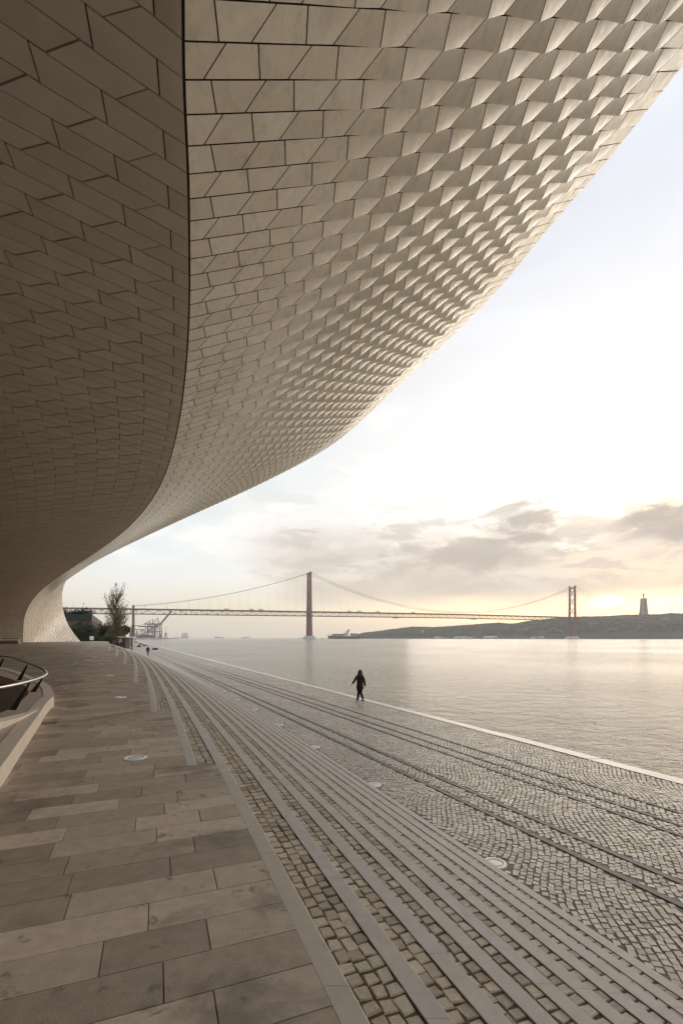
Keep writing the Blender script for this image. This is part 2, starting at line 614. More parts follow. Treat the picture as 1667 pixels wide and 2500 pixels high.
COPW = .46
strip(ys_near, lambda y: Bx(y) - 6.5, lambda y: quay_edge(y) - COPW + .02, -.0115)
qn = link('quay', np_mesh('quay', V, Q), M['qjoint'])
tag(qn, kind='structure')
V, Q = [], []
strip(ys_far, lambda y: max(Bx(y), quay_edge(y) - 40) - .05 if y < 130 else quay_edge(y) - 30 - (y - 130) * .1, lambda y: quay_edge(y) - COPW + .02, 0.0)
qf = link('quay_far_paving', np_mesh('quay_far_paving', V, Q), quay_far_m)
tag(qf, kind='structure')
V, Q = [], []
yy = np.concatenate([np.linspace(-25, 130, 60), np.linspace(150, 900, 12)])
b0 = len(V)
for y in yy:
    e = quay_edge(y)
    V += [(e - COPW - .02, y, -.05), (e - .004, y, -.05), (e - .004, y, -3.0)]
for i in range(len(yy) - 1):
    a = 3 * i
    Q += [(a, a + 1, a + 4, a + 3), (a + 1, a + 2, a + 5, a + 4)]
qw = link('quay_wall', np_mesh('quay_wall', V, Q), M['concrete'])
tag(qw, kind='structure')

# coping stones
cop_t = np.array((-.46, 1.0)) / math.hypot(.46, 1)
cop_n = np.array((1.0, .46)) / math.hypot(.46, 1)


def coping(y0, y1, mbx, tint):
    g = .006
    p = []
    for y in (y0 + g, y1 - g):
        for dd in (COPW, 0.0):
            p.append((quay_edge(y) - dd, y))
    mbx.tc = tint
    z1 = .012 + random.uniform(-.004, .004)
    mbx.prism([p[0], p[1], p[3], p[2]], -.30, z1)


y = 6.0
rest = MB()
nc = 0
while y < 560:
    L = random.uniform(1.25, 1.7) * (1 if y < 60 else 3)
    if y < 60 and nc < 300:
        one = MB(); coping(y, y + L, one, random.random())
        one.build('coping_stone', M['coping'], qw)
        nc += 1
    else:
        coping(y, y + L, rest, random.random())
    y += L
r_ = rest.build('coping_stone_run', M['coping'], qw)
tag(r_, kind='stuff')


# cobbles -------------------------------------------------------------
def cobble_arrays(cx, cy, cz, ux, uy, hu, hv, seed, drop=.045, jit=.16, hj=.006):
    """frusta: centres, unit direction u (per stone), half sizes; returns V (n,12,3), Q (n,9,4)"""
    r = np.random.default_rng(seed)
    n = len(cx)
    base = np.array([(-1, -1), (1, -1), (1, 1), (-1, 1)], float)
    crn = base[None] + r.uniform(-jit, jit, (n, 4, 2))
    px = crn[:, :, 0] * hu[:, None]; py = crn[:, :, 1] * hv[:, None]
    vx, vy = -uy, ux
    tz = r.normal(0, hj, n)
    tilt = r.normal(0, .022, (n, 2))
    out = np.zeros((n, 12, 3))
    for ring, (sc_, dz_) in enumerate(((.87, 0.0), (1.0, -.007), (1.02, -drop))):
        X = px * sc_; Y = py * sc_
        out[:, ring * 4:ring * 4 + 4, 0] = cx[:, None] + X * ux[:, None] + Y * vx[:, None]
        out[:, ring * 4:ring * 4 + 4, 1] = cy[:, None] + X * uy[:, None] + Y * vy[:, None]
        zz = cz[:, None] + tz[:, None] + dz_ + (X * tilt[:, :1] + Y * tilt[:, 1:] if ring < 2 else 0)
        out[:, ring * 4:ring * 4 + 4, 2] = zz
    q = [(0, 1, 2, 3)]
    for ring in range(2):
        for k in range(4):
            a, b = ring * 4 + k, ring * 4 + (k + 1) % 4
            q.append((a, a + 4, b + 4, b))
    return out, np.array(q)


def split_pieces(Vt, q, tint, mat, parent, name, rest_name, maxn=300, smooth=False, minpix=0, smooth_faces=None, midx=None):
    """the maxn pieces that show largest become objects, the rest one object"""
    n = len(Vt)
    px, py = project(Vt)
    ok = (Vt[:, :, 1].min(1) > .3)
    w_ = px.max(1) - px.min(1); h_ = py.max(1) - py.min(1)
    mx, my = px.mean(1), py.mean(1)
    inside = ok & (mx > -20) & (mx < 1690) & (my > -20) & (my < 2520)
    score = np.where(inside, w_ * h_, 0)
    order = np.argsort(-score)
    pick = [i for i in order[:maxn] if score[i] > minpix]
    for i in pick:
        c = Vt[i].mean(0)
        me = np_mesh(name, Vt[i] - c, q, np.full(len(q), tint[i]), smooth_faces if smooth_faces is not None else smooth, midx)
        o = link(name, me, mat, parent)
        o.location = c
    mask = np.ones(n, bool); mask[pick] = False
    R = Vt[mask]
    if len(R):
        m = Vt.shape[1]
        QQ = (q[None] + (np.arange(len(R)) * m)[:, None, None]).reshape(-1, 4)
        sm = smooth if smooth_faces is None else np.tile(smooth_faces, len(R))
        o = link(rest_name, np_mesh(rest_name, R.reshape(-1, 3), QQ, np.repeat(tint[mask], len(q)), sm, None if midx is None else np.tile(midx, len(R))), mat, parent)
        tag(o, kind='stuff')


# lamps sunk in the quay: keep clear of them
qlights = [(float(Bx(Yl)) + .07, Yl) for Yl in (6.92, 10.6, 14.25, 17.9, 21.6, 25.2, 28.9, 32.6)]
RAILS = [(6.93, .47, .085), (7.60, .475, .085), (9.45, .482, .06), (9.95, .481, .06), (10.62, .478, .05)]


def quay_cobbles():
    dirp = np.array((.33, 1.0)); dirp /= np.linalg.norm(dirp)
    dirq = np.array((dirp[1], -dirp[0]))
    sp, sq = .102, .090
    P = np.arange(-12, 70, sp)
    Qs = np.arange(-52, 14, sq)
    pp, qq = np.meshgrid(P, Qs, indexing='ij')
    jj = np.broadcast_to(np.arange(len(Qs)), pp.shape)
    pp = pp + (jj % 2) * sp * .5 + rng.normal(0, .008, pp.shape)
    A, L = .075, 2.6
    big = .9 * np.sin(pp * .31 + qq * .53) + .5 * np.sin(qq * 1.9)
    wave = A * np.sin(2 * np.pi * pp / L + .25 * qq + big)
    slope = A * 2 * np.pi / L * np.cos(2 * np.pi * pp / L + .25 * qq + big)
    qx = qq + wave + rng.normal(0, .006, pp.shape)
    X = pp * dirp[0] + qx * dirq[0]; Y = pp * dirp[1] + qx * dirq[1]
    X, Y, slope = X.ravel(), Y.ravel(), slope.ravel()
    keep = (Y > 1.0) & (Y < YC + .2) & (X > 4.95 - .395 * Y - .001 * Y * Y + .05) & (X < quay_edge(Y) - COPW - .04)
    keep &= (np.abs(X) < Y * .80 + 4.5)
    for c, s, wd in RAILS:
        keep &= np.abs(X - (c - s * Y)) * .905 > wd * .5 + .045
    for lx, ly in qlights:
        keep &= np.hypot(X - lx, Y - ly) > .225
    X, Y, slope = X[keep], Y[keep], slope[keep]
    # direction of the row here
    tx = dirp[0] + slope * dirq[0]; ty = dirp[1] + slope * dirq[1]
    nrm = np.hypot(tx, ty); tx /= nrm; ty /= nrm
    n = len(X)
    hu = (sp * .5 - .0025) * rng.uniform(.90, 1.05, n)
    hv = (sq * .5 - .0042) * rng.uniform(.90, 1.05, n)
    Vt, q = cobble_arrays(X, Y, np.where(rng.random(n) < .04, -.006, -.001) + .002 * np.sin(X * 2.1) * np.sin(Y * 1.7), tx, ty, hu, hv, 5, hj=.0022)
    split_pieces(Vt, q, rng.beta(1.8, 1.8, n), M['qcobble'], qn, 'cobblestone', 'cobblestone_field')


quay_cobbles()

for i, (c, s, wd) in enumerate(RAILS):
    m_ = MB()
    for y0 in np.arange(2, 110, 3.0):
        y1 = y0 + 2.99
        m_.tc = random.random()
        wd = RAILS[i][2] + .035
        p = [(c - s * y0 - wd / 2, y0), (c - s * y0 + wd / 2, y0), (c - s * y1 + wd / 2, y1), (c - s * y1 - wd / 2, y1)]
        m_.prism(p, -.05, .006)
    o = m_.build('crane_rail', M['rail'])
    tag(o, ['dark rail strip sunk in the cobbles closest to the steps', 'dark rail strip second from the steps along the quay',
            'thin worn rail strip in the middle of the cobbled quay', 'thin rail strip just beyond the middle one on the quay',
            'faint thin rail strip closest to the water edge'][i], 'rail', 'rail strips along the quay')

# steps ---------------------------------------------------------------
V, Q = [], []
ks = sorted(D)                   # -6 .. 9


def tread_strip(k, ya, yb):
    """bed of the tread below curb k-1: from outer edge of curb k-1 to outer edge of curb k, with its riser"""
    ys = np.arange(ya, yb + .01, .5)
    b = len(V)
    si = ystart(k - 1, D[k - 1] + .02) if (k - 1) in A_START else -99
    so_ = ystart(k - 1, D[k] + .012) if (k - 1) in A_START else -99
    for y in ys:
        y = float(y)
        a = off(max(y, si), D[k - 1] + .02) if (k - 1) in D else off(y, D[k] + .5)
        c = off(max(y, so_), D[k] + .012)
        z = level(k, y) - .0145
        V.append((a[0], a[1], z)); V.append((c[0], c[1], z)); V.append((c[0], c[1], (level(k + 1, y) if k < 9 else 0) - .06))
    for i in range(len(ys) - 1):
        a = b + 3 * i
        Q.append((a, a + 1, a + 4, a + 3)); Q.append((a + 1, a + 2, a + 5, a + 4))


for k in ks:
    if k == -6: continue
    tread_strip(k, max(START.get(k - 1, 0), -12.0) if k <= 0 else -12.0, YFAR)
steps = link('steps', np_mesh('steps', V, Q), M['joint'])
tag(steps, kind='structure')


def curb_piece(k, ya, yb):
    """one edging stone as (12,3) verts: 6 stations would be dear, two ends suffice"""
    g = .0011
    out = []
    for y in (ya + g, yb - g):
        i_ = off(y, D[k] + CW); o_ = off(y, D[k])
        z = level(k, y)
        o2 = off(y, D[k] + .008)
        out += [(i_[0], i_[1], z), (o2[0], o2[1], z), (o_[0], o_[1], z - .008), (o_[0], o_[1], z - .24), (i_[0], i_[1], z - .08)]
    return out


CQ = np.array([(0, 5, 6, 1), (1, 6, 7, 2), (2, 7, 8, 3), (0, 4, 9, 5), (0, 1, 2, 3), (5, 8, 7, 6), (0, 3, 4, 4), (5, 9, 8, 8)])
CQ = np.array([(0, 1, 6, 5), (1, 2, 7, 6), (2, 3, 8, 7), (4, 0, 5, 9)])
pieces, tints = [], []
for k in ks:
    y = START.get(k, -10.0) if k < 0 else -10.0
    end = YFAR
    y += 0 if k < 0 else random.uniform(0, 1.0)
    while y < end:
        L = random.uniform(1.05, 1.45) * (1 if y < 25 else 1.6)
        pieces.append(curb_piece(k, y, min(y + L, end)))
        tints.append(random.random())
        y += L
Vt = np.array(pieces)
split_pieces(Vt, CQ, np.array(tints), M['curb'], steps, 'curb_stone', 'curb_stone_run')

# cobbles of the treads
cx, cy, cz, ux, uy, hu, hv = [], [], [], [], [], [], []
for k in ks:
    if k == -6: continue
    d_in = D[k - 1] - .004           # right under the riser of the upper curb
    d_out = D[k] + CW + .004
    width = d_in - d_out
    rows = max(2, round(width / .092))
    hw = width / rows
    ya = START.get(k - 1, 0) + .05 if k <= 0 else 1.2
    if k > 0: ya = 1.2
    for r in range(rows):
        d = d_out + hw * (r + .5)
        y = (ystart(k - 1, d) + .01 if (k - 1) in A_START else ya) + random.uniform(0, .03 if k <= 0 else .1)
        while y < min(YFAR, 46):
            L = random.uniform(.085, .125)
            p = off(y + L / 2, d); p2 = off(y + L / 2 + .1, d)
            t_ = (p2 - p) / np.linalg.norm(p2 - p)
            cx.append(p[0] + random.gauss(0, .003)); cy.append(p[1]); cz.append(level(k, y) - .006)
            ux.append(t_[0]); uy.append(t_[1])
            hu.append(L / 2 * 1.0 - .0035); hv.append(hw / 2 - .0030)
            y += L * 1.0
n = len(cx)
Vt, q = cobble_arrays(*[np.array(a) for a in (cx, cy, cz, ux, uy, hu, hv)], 9, jit=.20, hj=.0016)
split_pieces(Vt, q, rng.beta(1.5, 1.3, n), M['cobble'], steps, 'cobblestone', 'cobblestone_rows')

# terrace ---------------------------------------------------------------
def terrace_edge(y):
    """x of the inner side of the edging that borders the terrace at depth y; found on the active curb"""
    k = 0
    for kk in (-1, -2, -3, -4, -5, -6):
        if y >= START[kk]: k = kk
    return float(off(y, D[k] + CW)[0])


PH = .23


def plinth_plane(px, py):
    Y = (CAMZ - 1.494 - PH) * F / (py - HOR + .026 * F)
    return Vector(((px - 833.5) * Y / F, Y, 1.494 + PH + .026 * Y))


HOLE_PX = ((-260, 1800), (-100, 1765), (0, 1739), (30, 1728), (56, 1706), (70, 1692), (66, 1680), (48, 1666), (20, 1655), (-40, 1640), (-160, 1622))
HOLE = [plinth_plane(*p_) for p_ in HOLE_PX]


def hole_range(y):
    xs = []
    for a_, b_ in zip(HOLE, HOLE[1:] + HOLE[:1]):
        if (a_.y <= y) != (b_.y <= y): xs.append(a_.x + (b_.x - a_.x) * (y - a_.y) / (b_.y - a_.y))
    return (min(xs), max(xs)) if len(xs) >= 2 else None


V, Q = [], []
ys = np.concatenate([np.arange(-12, 64.05, .1), ])
for y in ys:
    e = terrace_edge(y) + .03
    z = float(zt(y)) - .014
    hr = hole_range(float(y))
    m0, m1 = (hr[0] + .005, hr[1] - .005) if hr else (-59.9, -59.9)
    V += [(-60, y, z), (m0, y, z), (m1, y, z), (e, y, z)]
for i in range(len(ys) - 1):
    a = 4 * i
    Q.append((a, a + 1, a + 5, a + 4)); Q.append((a + 2, a + 3, a + 7, a + 6))
b = len(V)
V += [(-60, 64, 2.78), (terrace_edge(64) + .03, 64, 2.78), (terrace_edge(64) + .03, 64, 1.5), (-60, 64, 1.5)]
Q.append((b, b + 1, b + 2, b + 3))
terrace = link('terrace', np_mesh('terrace', V, Q), M['slabbed'])
tag(terrace, kind='structure')

T0 = np.array((-.39, 1.0)) / math.hypot(.39, 1)
N0 = np.array((-1.0, -.39)) / math.hypot(.39, 1)      # inland
tlights = [terrace_plane(px, py) for px, py in ((330, 1851), (294, 1703), (268, 1650), (246, 1621), (228, 1604))]


def edge_b(a):
    """inland coordinate b of the terrace edge on the row line at a (point = a*T0 + b*N0)"""
    bb = 0.0
    k = 0
    for kk in (-1, -2, -3, -4, -5, -6):
        if a >= A_START[kk]: k = kk
    for _ in range(30):
        p = a * T0 + bb * N0
        e = float(off(p[1], D[k] + CW)[0])
        bb += (p[0] - e) * .9
    return bb


slabs, st = [], []
pitch = .302
a = .6
row = 0
while a < 71:
    a1 = a + pitch
    b0, b1 = edge_b(a + .004), edge_b(a1 - .004)
    bl = max(b0, b1)
    # running bond with random lengths
    maxb = 16 + a * .75
    b = bl + (random.uniform(.35, .55) if row % 2 else random.uniform(.65, .9))
    first = True
    lo0, lo1 = b0 - .0015, b1 - .0015
    dark = 0.0
    while lo0 < maxb:
        L = random.choice((.56, .66, .78, .92))
        hi = b
        g = .0028
        zs = random.uniform(-.0012, .0012)
        c4 = []
        for aa, bb in ((a + g, lo0 + g), (a + g, hi - g), (a1 - g, hi - g), (a1 - g, lo1 + g)):
            p = aa * T0 + bb * N0
            c4.append((p[0], p[1], float(zt(p[1])) + zs))
        cv = np.array(c4)
        cen = cv.mean(0)
        hr = hole_range(float(cen[1]))
        skip = cen[1] > 63.8 or (hr is not None and cv[:, 0].max() > hr[0] and cv[:, 0].min() < hr[1] + .02)
        if not skip:
            ins = cen + (cv - cen) * np.array((.9985, .992, 1))
            low = cv.copy(); low[:, 2] -= .03
            low2 = cv.copy(); low2[:, 2] -= .003
            slabs.append(np.concatenate([ins, low2, low]))
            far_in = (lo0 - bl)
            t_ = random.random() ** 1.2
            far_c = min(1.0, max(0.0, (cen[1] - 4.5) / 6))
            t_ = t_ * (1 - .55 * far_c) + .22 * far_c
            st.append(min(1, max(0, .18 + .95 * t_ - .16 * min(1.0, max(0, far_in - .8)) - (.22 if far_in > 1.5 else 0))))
        lo0 = lo1 = hi
        b = hi + L
    a = a1
    row += 1
SQ = np.array([(0, 3, 2, 1)] + [(k, (k + 1) % 4, (k + 1) % 4 + 4, k + 4) for k in range(4)] + [(k + 4, (k + 1) % 4 + 4, (k + 1) % 4 + 8, k + 8) for k in range(4)])
Vt = np.array(slabs)
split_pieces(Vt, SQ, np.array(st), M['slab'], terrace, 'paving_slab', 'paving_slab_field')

# landing and land beyond the terrace
mb = MB()
mb.prism([(-160, 56.0)] + [tuple(float(c) for c in off(y_, 3.74)) for y_ in (54.0, 62.0, 72.0, 84.0, 97.0, 110.0)] + [(-128, 240), (-260, 240)], -2.5, 1.6)
o = mb.build('park_ground', M['ground']); tag(o, kind='structure')
mb = MB()
mb.prism([(-260, 240.0), (quay_edge(240) - 9, 240), (quay_edge(900) - 22, 900), (-2000, 900)], -2.5, -.02)
o = mb.build('embankment', M['ground']); tag(o, kind='structure')

# ------------------------------------------------------------------ the museum
rowsC = [  # crease: photo x, y, depth ; upper edge: x, y, depth
    ((447, 0, 5.02), (1745, 55, 10.3)),
    ((449, 183, 5.72), (1662, 165, 11.13)),
    ((459, 422, 6.93), (1551, 305, 12.37)),
    ((462, 584, 8.08), (1458, 420, 13.62)),
    ((462, 744, 9.67), (1352, 541, 15.25)),
    ((452, 914, 12.08), (1237, 682, 17.7)),
    ((430, 1063, 15.5), (1096, 828, 21.2)),
    ((393, 1180, 19.6), (965, 949, 25.4)),
    ((353, 1244, 23.0), (873, 1036, 29.0)),
    ((287, 1310, 29.0), (743, 1127, 35.2)),
    ((202, 1370, 36.0), (586, 1202, 41.8)),
    ((120, 1425, 43.0), (440, 1263, 48.0)),
    ((86, 1457, 47.0), (328, 1313, 52.2)),
    ((66, 1488, 49.5), (235, 1361, 55.2)),
    ((58, 1518, 51.0), (178, 1395, 57.4)),
    ((56, 1550, 52.0), (153, 1440, 59.0)),
    ((55, 1585, 52.6), (153, 1482, 60.0)),
    ((60, 1640, 52.2), (170, 1531, 60.6)),
    ((72, 1680, 51.6), (200, 1571, 61.0)),
    ((92, 1725, 50.9), (232, 1612, 61.2)),
    ((112, 1770, 50.2), (264, 1655, 61.4)),
]
Cp = [np.array(at(*c)) for c, s in rowsC]
Sp = [np.array(at(*s)) for c, s in rowsC]
# the wing carries on behind the viewpoint and comes down again
preC = [(-16, -41, .2), (-10, -35, 5.0), (-3.5, -26, 8.2), (-.3, -17, 9.4), (.35, -9, 9.9), (.0, -3, 10.05), (-.75, 1.6, 10.05)]
preS = [(-7, -45, -.5), (-1, -37, 10), (5.5, -25, 14), (8.5, -13, 15.5), (9, -4, 16.2), (8.6, 2.2, 16.55), (8.35, 6.8, 16.7)]
Cp = [np.array(p, float) for p in preC] + Cp
Sp = [np.array(p, float) for p in preS] + Sp
Cp, Sp = np.array(Cp), np.array(Sp)


def spline(t, P, tq):
    """natural cubic spline through P at parameters t"""
    n = len(t)
    h = np.diff(t)
    A = np.zeros((n, n)); r = np.zeros((n, P.shape[1]))
    A[0, 0] = A[-1, -1] = 1
    for i in range(1, n - 1):
        A[i, i - 1], A[i, i], A[i, i + 1] = h[i - 1], 2 * (h[i - 1] + h[i]), h[i]
        r[i] = 6 * ((P[i + 1] - P[i]) / h[i] - (P[i] - P[i - 1]) / h[i - 1])
    m = np.linalg.solve(A, r)
    tq = np.clip(tq, t[0], t[-1])
    i = np.clip(np.searchsorted(t, tq) - 1, 0, n - 2)
    a = (t[i + 1] - tq)[:, None]; b = (tq - t[i])[:, None]; hh = h[i][:, None]
    return m[i] * a ** 3 / (6 * hh) + m[i + 1] * b ** 3 / (6 * hh) + (P[i] / hh - m[i] * hh / 6) * a + (P[i + 1] / hh - m[i + 1] * hh / 6) * b


ch = np.linalg.norm(np.diff(Cp, axis=0), axis=1) * .5 + np.linalg.norm(np.diff(Sp, axis=0), axis=1) * .5
tk = np.concatenate([[0], np.cumsum(ch)])
dense_t = np.linspace(0, tk[-1], 1600)
Cd, Sd = spline(tk, Cp, dense_t), spline(tk, Sp, dense_t)
seg = np.linalg.norm(np.diff(Cd, axis=0), axis=1)
segS = np.linalg.norm(np.diff(Sd, axis=0), axis=1)
wf = np.clip((Cd[1:, 1] - 40) / 6, 0, 1)
seg = seg * (1 - wf) + wf * np.maximum(seg, segS)
arc = np.concatenate([[0], np.cumsum(seg)])
i0 = int(np.argmin(np.abs(Cd[:, 1] - Cp[7][1]) + (Cd[:, 1] < 0) * 99))
arc -= arc[i0]                  # arc 0 at the photo's upper border
ROW = .408


def curveC(v): return np.stack([np.interp(v, arc, Cd[:, k]) for k in range(3)], -1)
def curveS(v): return np.stack([np.interp(v, arc, Sd[:, k]) for k in range(3)], -1)


def facade_raw(v, f):
    C_, S_ = curveC(v), curveS(v)
    P = C_ + (S_ - C_) * f[..., None]
    # gentle outward belly
    d = S_ - C_
    out = np.stack([d[..., 1] * 0, d[..., 0] * 0, -np.ones_like(f)], -1)
    return P + out * (.06 * 4 * f * (1 - f))[..., None]


def normal_of(fn, v, f, ev=.05, ef=.01, sign=1):
    a = fn(v + ev, f) - fn(v - ev, f)
    b = fn(v, f + ef) - fn(v, f - ef)
    n = np.cross(a, b) * sign
    return n / np.maximum(np.linalg.norm(n, axis=-1, keepdims=True), 1e-9)


VMAX = float(arc[-1])
museum = empty('museum_building', (0, 0, 0))
tag(museum, 'sweeping museum building with an overhanging cream tiled canopy above the terrace', 'building')

# backing shells
def sheet(fn, vs, fs, offset=0.0, sign=1):
    vv, ff = np.meshgrid(vs, fs, indexing='ij')
    P = fn(vv, ff)
    if offset: P = P + normal_of(fn, vv, ff, sign=sign) * offset
    n, m = vv.shape
    Vx = P.reshape(-1, 3)
    idx = np.arange(n * m).reshape(n, m)
    q = np.stack([idx[:-1, :-1], idx[1:, :-1], idx[1:, 1:], idx[:-1, 1:]], -1).reshape(-1, 4)
    return Vx, q


tst = normal_of(facade_raw, np.array([3.0]), np.array([.5]))
FS = 1 if tst[0, 2] < 0 else -1
vs_all = np.arange(arc[0] + .01, VMAX - .01, .4)
Vx, q = sheet(facade_raw, vs_all, np.linspace(0.001, .975, 13), -.035, FS)
facade = link('facade', np_mesh('facade', Vx, q, smooth=True), M['backing'], museum)


def kshift(v):
    y = curveC(v)[..., 1]
    return np.interp(y, [5, 12, 20, 34, 60], [.45, .45, .26, .06, 0.0])


SOFW = 10.0


VT = float(arc[int(np.argmax(Cd[:, 1] > 49.5))])


def tangent(v):
    v = np.minimum(v, VT)
    t = curveC(v + .3) - curveC(v - .3)
    t = t[..., :2]
    return t / np.maximum(np.linalg.norm(t, axis=-1, keepdims=True), 1e-9)


def soffit_raw(v, f):
    u = f * SOFW
    k = kshift(v)
    vv = v - k * u
    C_ = curveC(vv)
    t = tangent(vv)
    n = np.stack([-t[..., 1], t[..., 0]], -1)
    P = C_.copy()
    P[..., 0] += n[..., 0] * u; P[..., 1] += n[..., 1] * u
    P[..., 2] += -.03 * u + .0
    return P


tst = normal_of(soffit_raw, np.array([3.0]), np.array([.2]))
SS = 1 if tst[0, 2] < 0 else -1
Vx, q = sheet(soffit_raw, vs_all, np.linspace(0, 1, 9), -.03, SS)
soffit = link('soffit', np_mesh('soffit', Vx, q, smooth=True), M['backing'], museum)

# grid positions of one tile's face (outer ring dips: rounded arris)
GP = np.array([0, .055, .5, .945, 1.0])
GN = len(GP)


def tile_arrays(fn, sign, corners, heights, wid, dip=.0, back=-.04):
    """corners (n,4,2) in (v, metres across): order TL TR BR BL ; heights (n,4)"""
    n = len(corners)
    a = GP[None, :, None]; b = GP[None, None, :]
    TL, TR, BR, BL = [corners[:, i] for i in range(4)]
    def bil(x):  # x list of 4 (n,)
        return (x[0][:, None, None] * (1 - a) * (1 - b) + x[1][:, None, None] * (1 - a) * b + x[2][:, None, None] * a * b + x[3][:, None, None] * a * (1 - b))
    v = bil([c[:, 0] for c in (TL, TR, BR, BL)])
    s = bil([c[:, 1] for c in (TL, TR, BR, BL)])
    h = bil([heights[:, i] for i in range(4)])
    wv = wid(v)
    f = s / wv
    edge = np.ones((GN, GN)); edge[1:-1, 1:-1] = 0
    P = fn(v, f); Nn = normal_of(fn, v, f, sign=sign)
    front = P + Nn * (h - edge[None] * dip)[..., None]
    ring = [(0, j) for j in range(GN)] + [(i, GN - 1) for i in range(1, GN)] + [(GN - 1, j) for j in range(GN - 2, -1, -1)] + [(i, 0) for i in range(GN - 2, 0, -1)]
    rt = np.stack([front[:, i, j] for i, j in ring], 1)
    bk = np.where(f > .985, -.004, back)
    rb = np.stack([P[:, i, j] + Nn[:, i, j] * bk[:, i, j, None] for i, j in ring], 1)
    Vt = np.concatenate([front.reshape(n, -1, 3), rt, rb], 1)
    q = []
    for i in range(GN - 1):
        for j in range(GN - 1):
            q.append((i * GN + j, (i + 1) * GN + j, (i + 1) * GN + j + 1, i * GN + j + 1))
    nf = len(q)
    R = len(ring)
    for r in range(R):
        A, B_ = GN * GN + r, GN * GN + (r + 1) % R
        q.append((A, B_, B_ + R, A + R))
    q = np.array(q)
    if sign > 0: q = q[:, ::-1]
    sm = np.array([True] * nf + [False] * R)
    return Vt, q, sm


def widF(v): return np.linalg.norm(curveS(v) - curveC(v), axis=-1)


def amp(f):
    x = np.clip((f - .09) / .42, 0, 1); x = x * x * (3 - 2 * x)
    y = np.clip((.965 - f) / .09, 0, 1); y = y * y * (3 - 2 * y)
    return .098 * x * y


TW = .65
cor, hts = [], []
r0, r1 = -5, int(VMAX / ROW) - 1
for j in range(r0, r1):
    va, vb = j * ROW, (j + 1) * ROW
    Wd = float(widF(np.array([(va + vb) / 2]))[0])
    g = .0105
    js = [(0.010, 0.010, 0)]
    i = 0
    s = .42
    while s < Wd - .34:
        if (i + j) % 2 == 0: js.append((s - .04, s + .045, 1))       # near-straight joint, its lower end stands proud
        else: js.append((s + .145, s - .145, 0))                     # slanted joint
        s += TW; i += 1
    Wa, Wb = [float(x_) for x_ in widF(np.array([va + .006, vb - .006]))]
    js.append((Wa + .004, Wb + .004, 0))
    for (ta, ba, ra), (tb, bb, rb_) in zip(js[:-1], js[1:]):
        cor.append(((va + g, ta + g), (va + g, tb - g), (vb - g, bb - g), (vb - g, ba + g)))
        fade = float(np.clip((46 - curveC(np.array([va]))[0, 1]) / 12, .12, 1))
        A = lambda s_: float(amp(np.array(s_ / Wd))) * fade
        hts.append((0, 0, A(bb) if rb_ else 0, A(ba) if ra else 0))
cor, hts = np.array(cor), np.array(hts)
Vt, q, sm = tile_arrays(facade_raw, FS, cor, hts, widF)
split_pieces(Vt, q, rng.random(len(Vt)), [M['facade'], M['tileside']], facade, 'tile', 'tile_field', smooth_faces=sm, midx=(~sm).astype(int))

# soffit tiles
TL_ = .69
cor, hts = [], []
for j in range(-4, r1 + 6):
    va, vb = j * ROW, (j + 1) * ROW
    g = .009
    js = [(.010, .010)]
    s = .30 + (.33 if j % 2 else 0)
    while s < SOFW - .3:
        if j % 2 == 0: js.append((s, s))
        else: js.append((s - .195, s + .195))
        s += TL_
    for (ta, ba), (tb, bb) in zip(js[:-1], js[1:]):
        cor.append(((va + g, ta + g), (va + g, tb - g), (vb - g, bb - g), (vb - g, ba + g)))
        e = .0 if ta < .1 else .012
        hts.append((0, e, e, 0))
cor, hts = np.array(cor), np.array(hts)
keep = (cor[:, :, 0].max(1) < VMAX - .2)
cor, hts = cor[keep], hts[keep]
Vt, q, sm = tile_arrays(soffit_raw, SS, cor, hts, lambda v: np.full_like(v, SOFW), dip=.004)
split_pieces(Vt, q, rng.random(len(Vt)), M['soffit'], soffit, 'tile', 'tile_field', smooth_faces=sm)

# roof and rear wall close the volume
V, Q = [], []
sel = [i_ for i_ in range(0, 1600, 10) if Sd[i_][2] > 6.5]
for i in sel:
    C_, S_ = Cd[i], Sd[i]
    t = tangent(np.array([arc[i]]))[0]
    n_ = np.array((-t[1], t[0]))
    mid = C_[:2] + n_ * 5
    back = C_[:2] + n_ * SOFW
    V.append((S_[0], S_[1], S_[2] + .012))
    V.append((mid[0], mid[1], S_[2] + .4))
    V.append((back[0] + n_[0] * 3, back[1] + n_[1] * 3, S_[2] - .2))
    V.append((back[0] + n_[0] * 3, back[1] + n_[1] * 3, -2))
for i in range(len(sel) - 1):
    a = 4 * i
    for k in range(3): Q.append((a + k, a + 4 + k, a + 5 + k, a + 1 + k))
link('roof', np_mesh('roof', V, Q), M['roof'], museum)
V, Q = [], []
for i in sel:
    v = np.array([arc[i]])
    P = soffit_raw(v, np.array([.985]))[0]
    V.append((P[0], P[1], P[2] + .1)); V.append((P[0], P[1], -1.5))
for i in range(len(sel) - 1):
    a = 2 * i
    Q.append((a, a + 2, a + 3, a + 1))
link('rear_glazing', np_mesh('rear_glazing', V, Q), M['darkglass'], museum)
# ------------------------------------------------------------------ sunken lamps
ORD = ['nearest', 'second nearest', 'third nearest', 'fourth nearest', 'fifth nearest', 'sixth nearest', 'seventh nearest', 'farthest']


def lamp(loc, rad, tilt=0.0):
    r = empty('ground_light', loc)
    m = MB(); m.lathe([(rad * .72, -.04), (rad * .72, .003), (rad * .76, .009), (rad * .98, .009), (rad, .004), (rad, -.04)], n=32, smooth=False)
    m.build('ring', M['white'], r)
    m = MB(); m.lathe([(rad * .71, -.04), (rad * .71, .002), (rad * .5, .004)], n=32)
    m.build('lens', M['lens'], r)
    r.rotation_euler = (tilt, 0, 0)
    return r


